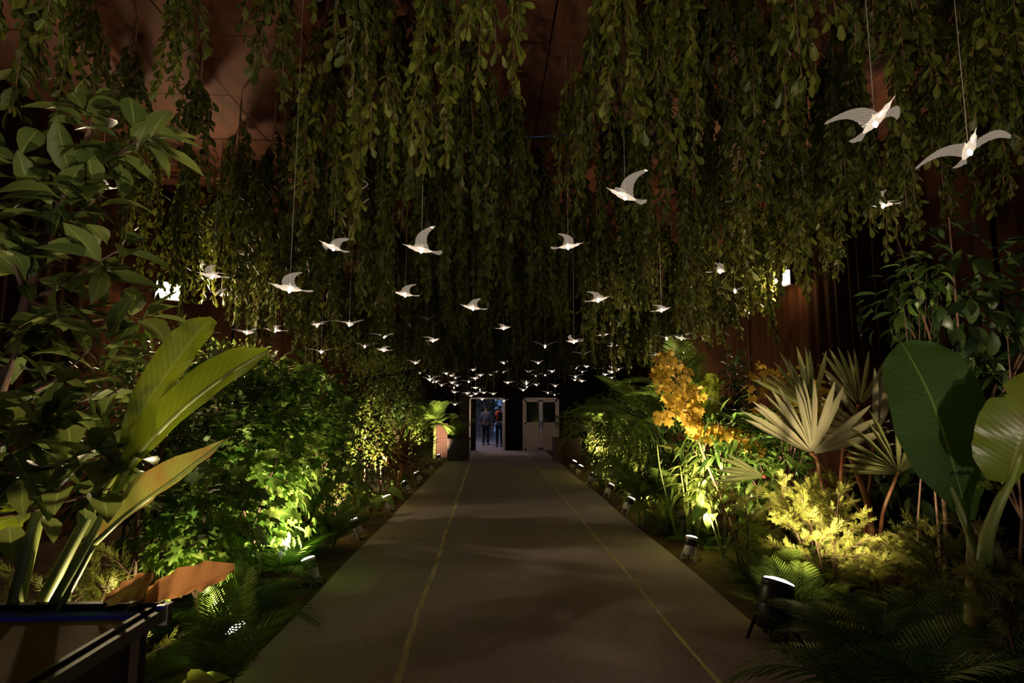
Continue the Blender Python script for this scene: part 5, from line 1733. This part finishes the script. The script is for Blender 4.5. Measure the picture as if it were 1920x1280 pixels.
def person(loc, rz, label, shirt, trousers, scl=1.0, stride=.1, extra=None):
    th = thing('person', label, 'person', loc, rz=rz)
    th.scale = (scl, scl, scl)
    # one continuous body: pelvis, spine, neck, head, arms with fingers, legs with feet   (faces -Y)
    V = [(0, 0, .95), (0, .01, 1.12), (0, .0, 1.32), (0, .01, 1.45), (0, -.005, 1.53), (0, -.015, 1.60), (0, -.012, 1.69)]
    Rr = [(.145, .10), (.13, .095), (.155, .10), (.07, .06), (.052, .052), (.07, .085), (.062, .075)]
    E = [(0, 1), (1, 2), (2, 3), (3, 4), (4, 5), (5, 6)]
    for s in (-1, 1):
        k = len(V)
        V += [(s * .17, .01, 1.40), (s * .225, .02, 1.14), (s * .235, -.03, .90), (s * .235, -.05, .82)]
        Rr += [.056, .044, .034, (.018, .034)]
        E += [(2, k), (k, k + 1), (k + 1, k + 2), (k + 2, k + 3)]
        for f, (dy, dz_, ln) in enumerate(((-.026, -.02, .055), (-.009, -.022, .065), (.009, -.022, .06), (.024, -.018, .045))):
            V += [(s * .235, -.05 + dy, .80), (s * .232, -.055 + dy, .80 + dz_ - ln)]
            Rr += [.008, .007]; j = len(V)
            E += [(k + 3, j - 2), (j - 2, j - 1)]
        V += [(s * .222, -.085, .82), (s * .214, -.098, .785)]; Rr += [.009, .008]; j = len(V)
        E += [(k + 3, j - 2), (j - 2, j - 1)]
        k = len(V); st = s * stride
        V += [(s * .09, 0, .86), (s * .10, -st * .5, .48), (s * .10, st * .2 + .01, .09), (s * .105, st * .2 - .12, .035)]
        Rr += [.088, .058, .04, (.04, .03)]
        E += [(0, k), (k, k + 1), (k + 1, k + 2), (k + 2, k + 3)]
    link('body', skin_mesh('body', V, E, Rr, M['skin']), th)
    # shirt
    V = [(0, 0, .93), (0, .01, 1.12), (0, 0, 1.32), (0, .01, 1.44)]; Rr = [(.165, .118), (.15, .115), (.172, .118), (.085, .075)]; E = [(0, 1), (1, 2), (2, 3)]
    for s in (-1, 1):
        k = len(V); V += [(s * .175, .01, 1.40), (s * .226, .02, 1.14), (s * .234, -.02, .98)]; Rr += [.068, .056, .046]
        E += [(2, k), (k, k + 1), (k + 1, k + 2)]
    link('shirt', skin_mesh('shirt', V, E, Rr, shirt), th)
    V = [(0, 0, .95)]; Rr = [(.158, .112)]; E = []
    for s in (-1, 1):
        st = s * stride
        k = len(V); V += [(s * .09, 0, .86), (s * .10, -st * .5, .48), (s * .10, st * .2 + .01, .1)]; Rr += [.1, .072, .058]
        E += [(0, k), (k, k + 1), (k + 1, k + 2)]
    link('trousers', skin_mesh('trousers', V, E, Rr, trousers), th)
    for s in (-1, 1):
        st = s * stride
        link('shoe', skin_mesh('shoe', [(s * .10, st * .2 + .04, .04), (s * .105, st * .2 - .06, .035), (s * .107, st * .2 - .15, .028)], [(0, 1), (1, 2)], [(.045, .04), (.048, .035), (.04, .028)], M['black']), th)
    link('hair', skin_mesh('hair', [(0, .012, 1.63), (0, .012, 1.69), (0, -.015, 1.725)], [(0, 1), (1, 2)], [(.075, .07), (.078, .085), (.06, .07)], M['hair']), th)
    hd = MB()
    hd.lathe([(.002, -.02), (.012, -.012), (.009, .012), (.002, .02)], 8, Matrix.Translation((0, -.105, 1.615))); hd.build('nose', M['skin'], th, local=True)
    for s in (-1, 1):
        MB().lathe([(.002, -.009), (.009, 0), (.002, .009)], 8, Matrix.Translation((s * .028, -.09, 1.64))).build('eye', M['black'], th, local=True)
        MB().lathe([(.003, -.03), (.014, -.01), (.016, .012), (.004, .028)], 8, Matrix.Translation((s * .076, 0, 1.63))).build('ear', M['skin'], th, local=True)
    MB().box((0, -.094, 1.575), (.04, .012, .01)).build('mouth', M['redstem'], th, local=True)
    return th


pA = Vector((pt(911, 800, 25.2).x, 25.2, 0))
person(pA, PI - .2, 'person in a grey shirt and dark trousers walking away beyond the open doorway', M['shirt'], M['trous'], .99, .16)
pB = Vector((pt(936.5, 800, 24.0).x, 24.0, 0))
p2 = person(pB, PI + .3, 'person in black with an orange scarf and pale waist band at the open doorway', M['blackcloth'], M['trous'], .98, .05)
sc_v = MB()
sc_v.tube(bez([(-.16, -.09, 1.36), (-.14, -.02, 1.46), (0, .075, 1.47), (.14, -.02, 1.46), (.1, -.12, 1.34), (.06, -.145, 1.2)], 14), .045, 8)
sc_v.tube(bez([(.15, .05, 1.44), (.15, .12, 1.33), (.12, .13, 1.18)], 8), .055, 8)
sc_v.build('scarf', M['orange'], p2, local=True, label='orange scarf over the shoulder')
MB().lathe([(.172, 1.02), (.176, 1.04), (.176, 1.07), (.172, 1.09)], 18, Matrix.Diagonal((1, .74, 1, 1)), False, False).build('waist_band', M['pale'], p2, local=True, label='pale waist band')

# trees and a wall outside, seen through the doorway
o = MB().box((-4.15, 33, 1.8), (9, .2, 3.6)).build('boundary_wall', M['pave'], None, False); tag(o, 'dim wall at the end of the outdoor paving', 'wall')
shrub('outdoor_tree', (-1.6, 31, 0), (-1.6, 31, 2.4), (1.4, 1, 1.6), 700, T_SMALL, M['darkshrub'], .3, 'dark tree outdoors behind the walking person', cat='tree', seed=90)
shrub('outdoor_tree', (.15, 30, 0), (.2, 30, 1.9), (.75, .7, 1.0), 500, T_SMALL, M['darkshrub'], .25, 'dark tree outdoors left of the blue patch of dusk sky', cat='tree', seed=91)
add_light('outdoor_fill_light', 'POINT', (-1.0, 24.6, 3.9), 170, (1, .74, .58), size=.2)  # added fill for the paving and people; no lamp is built here
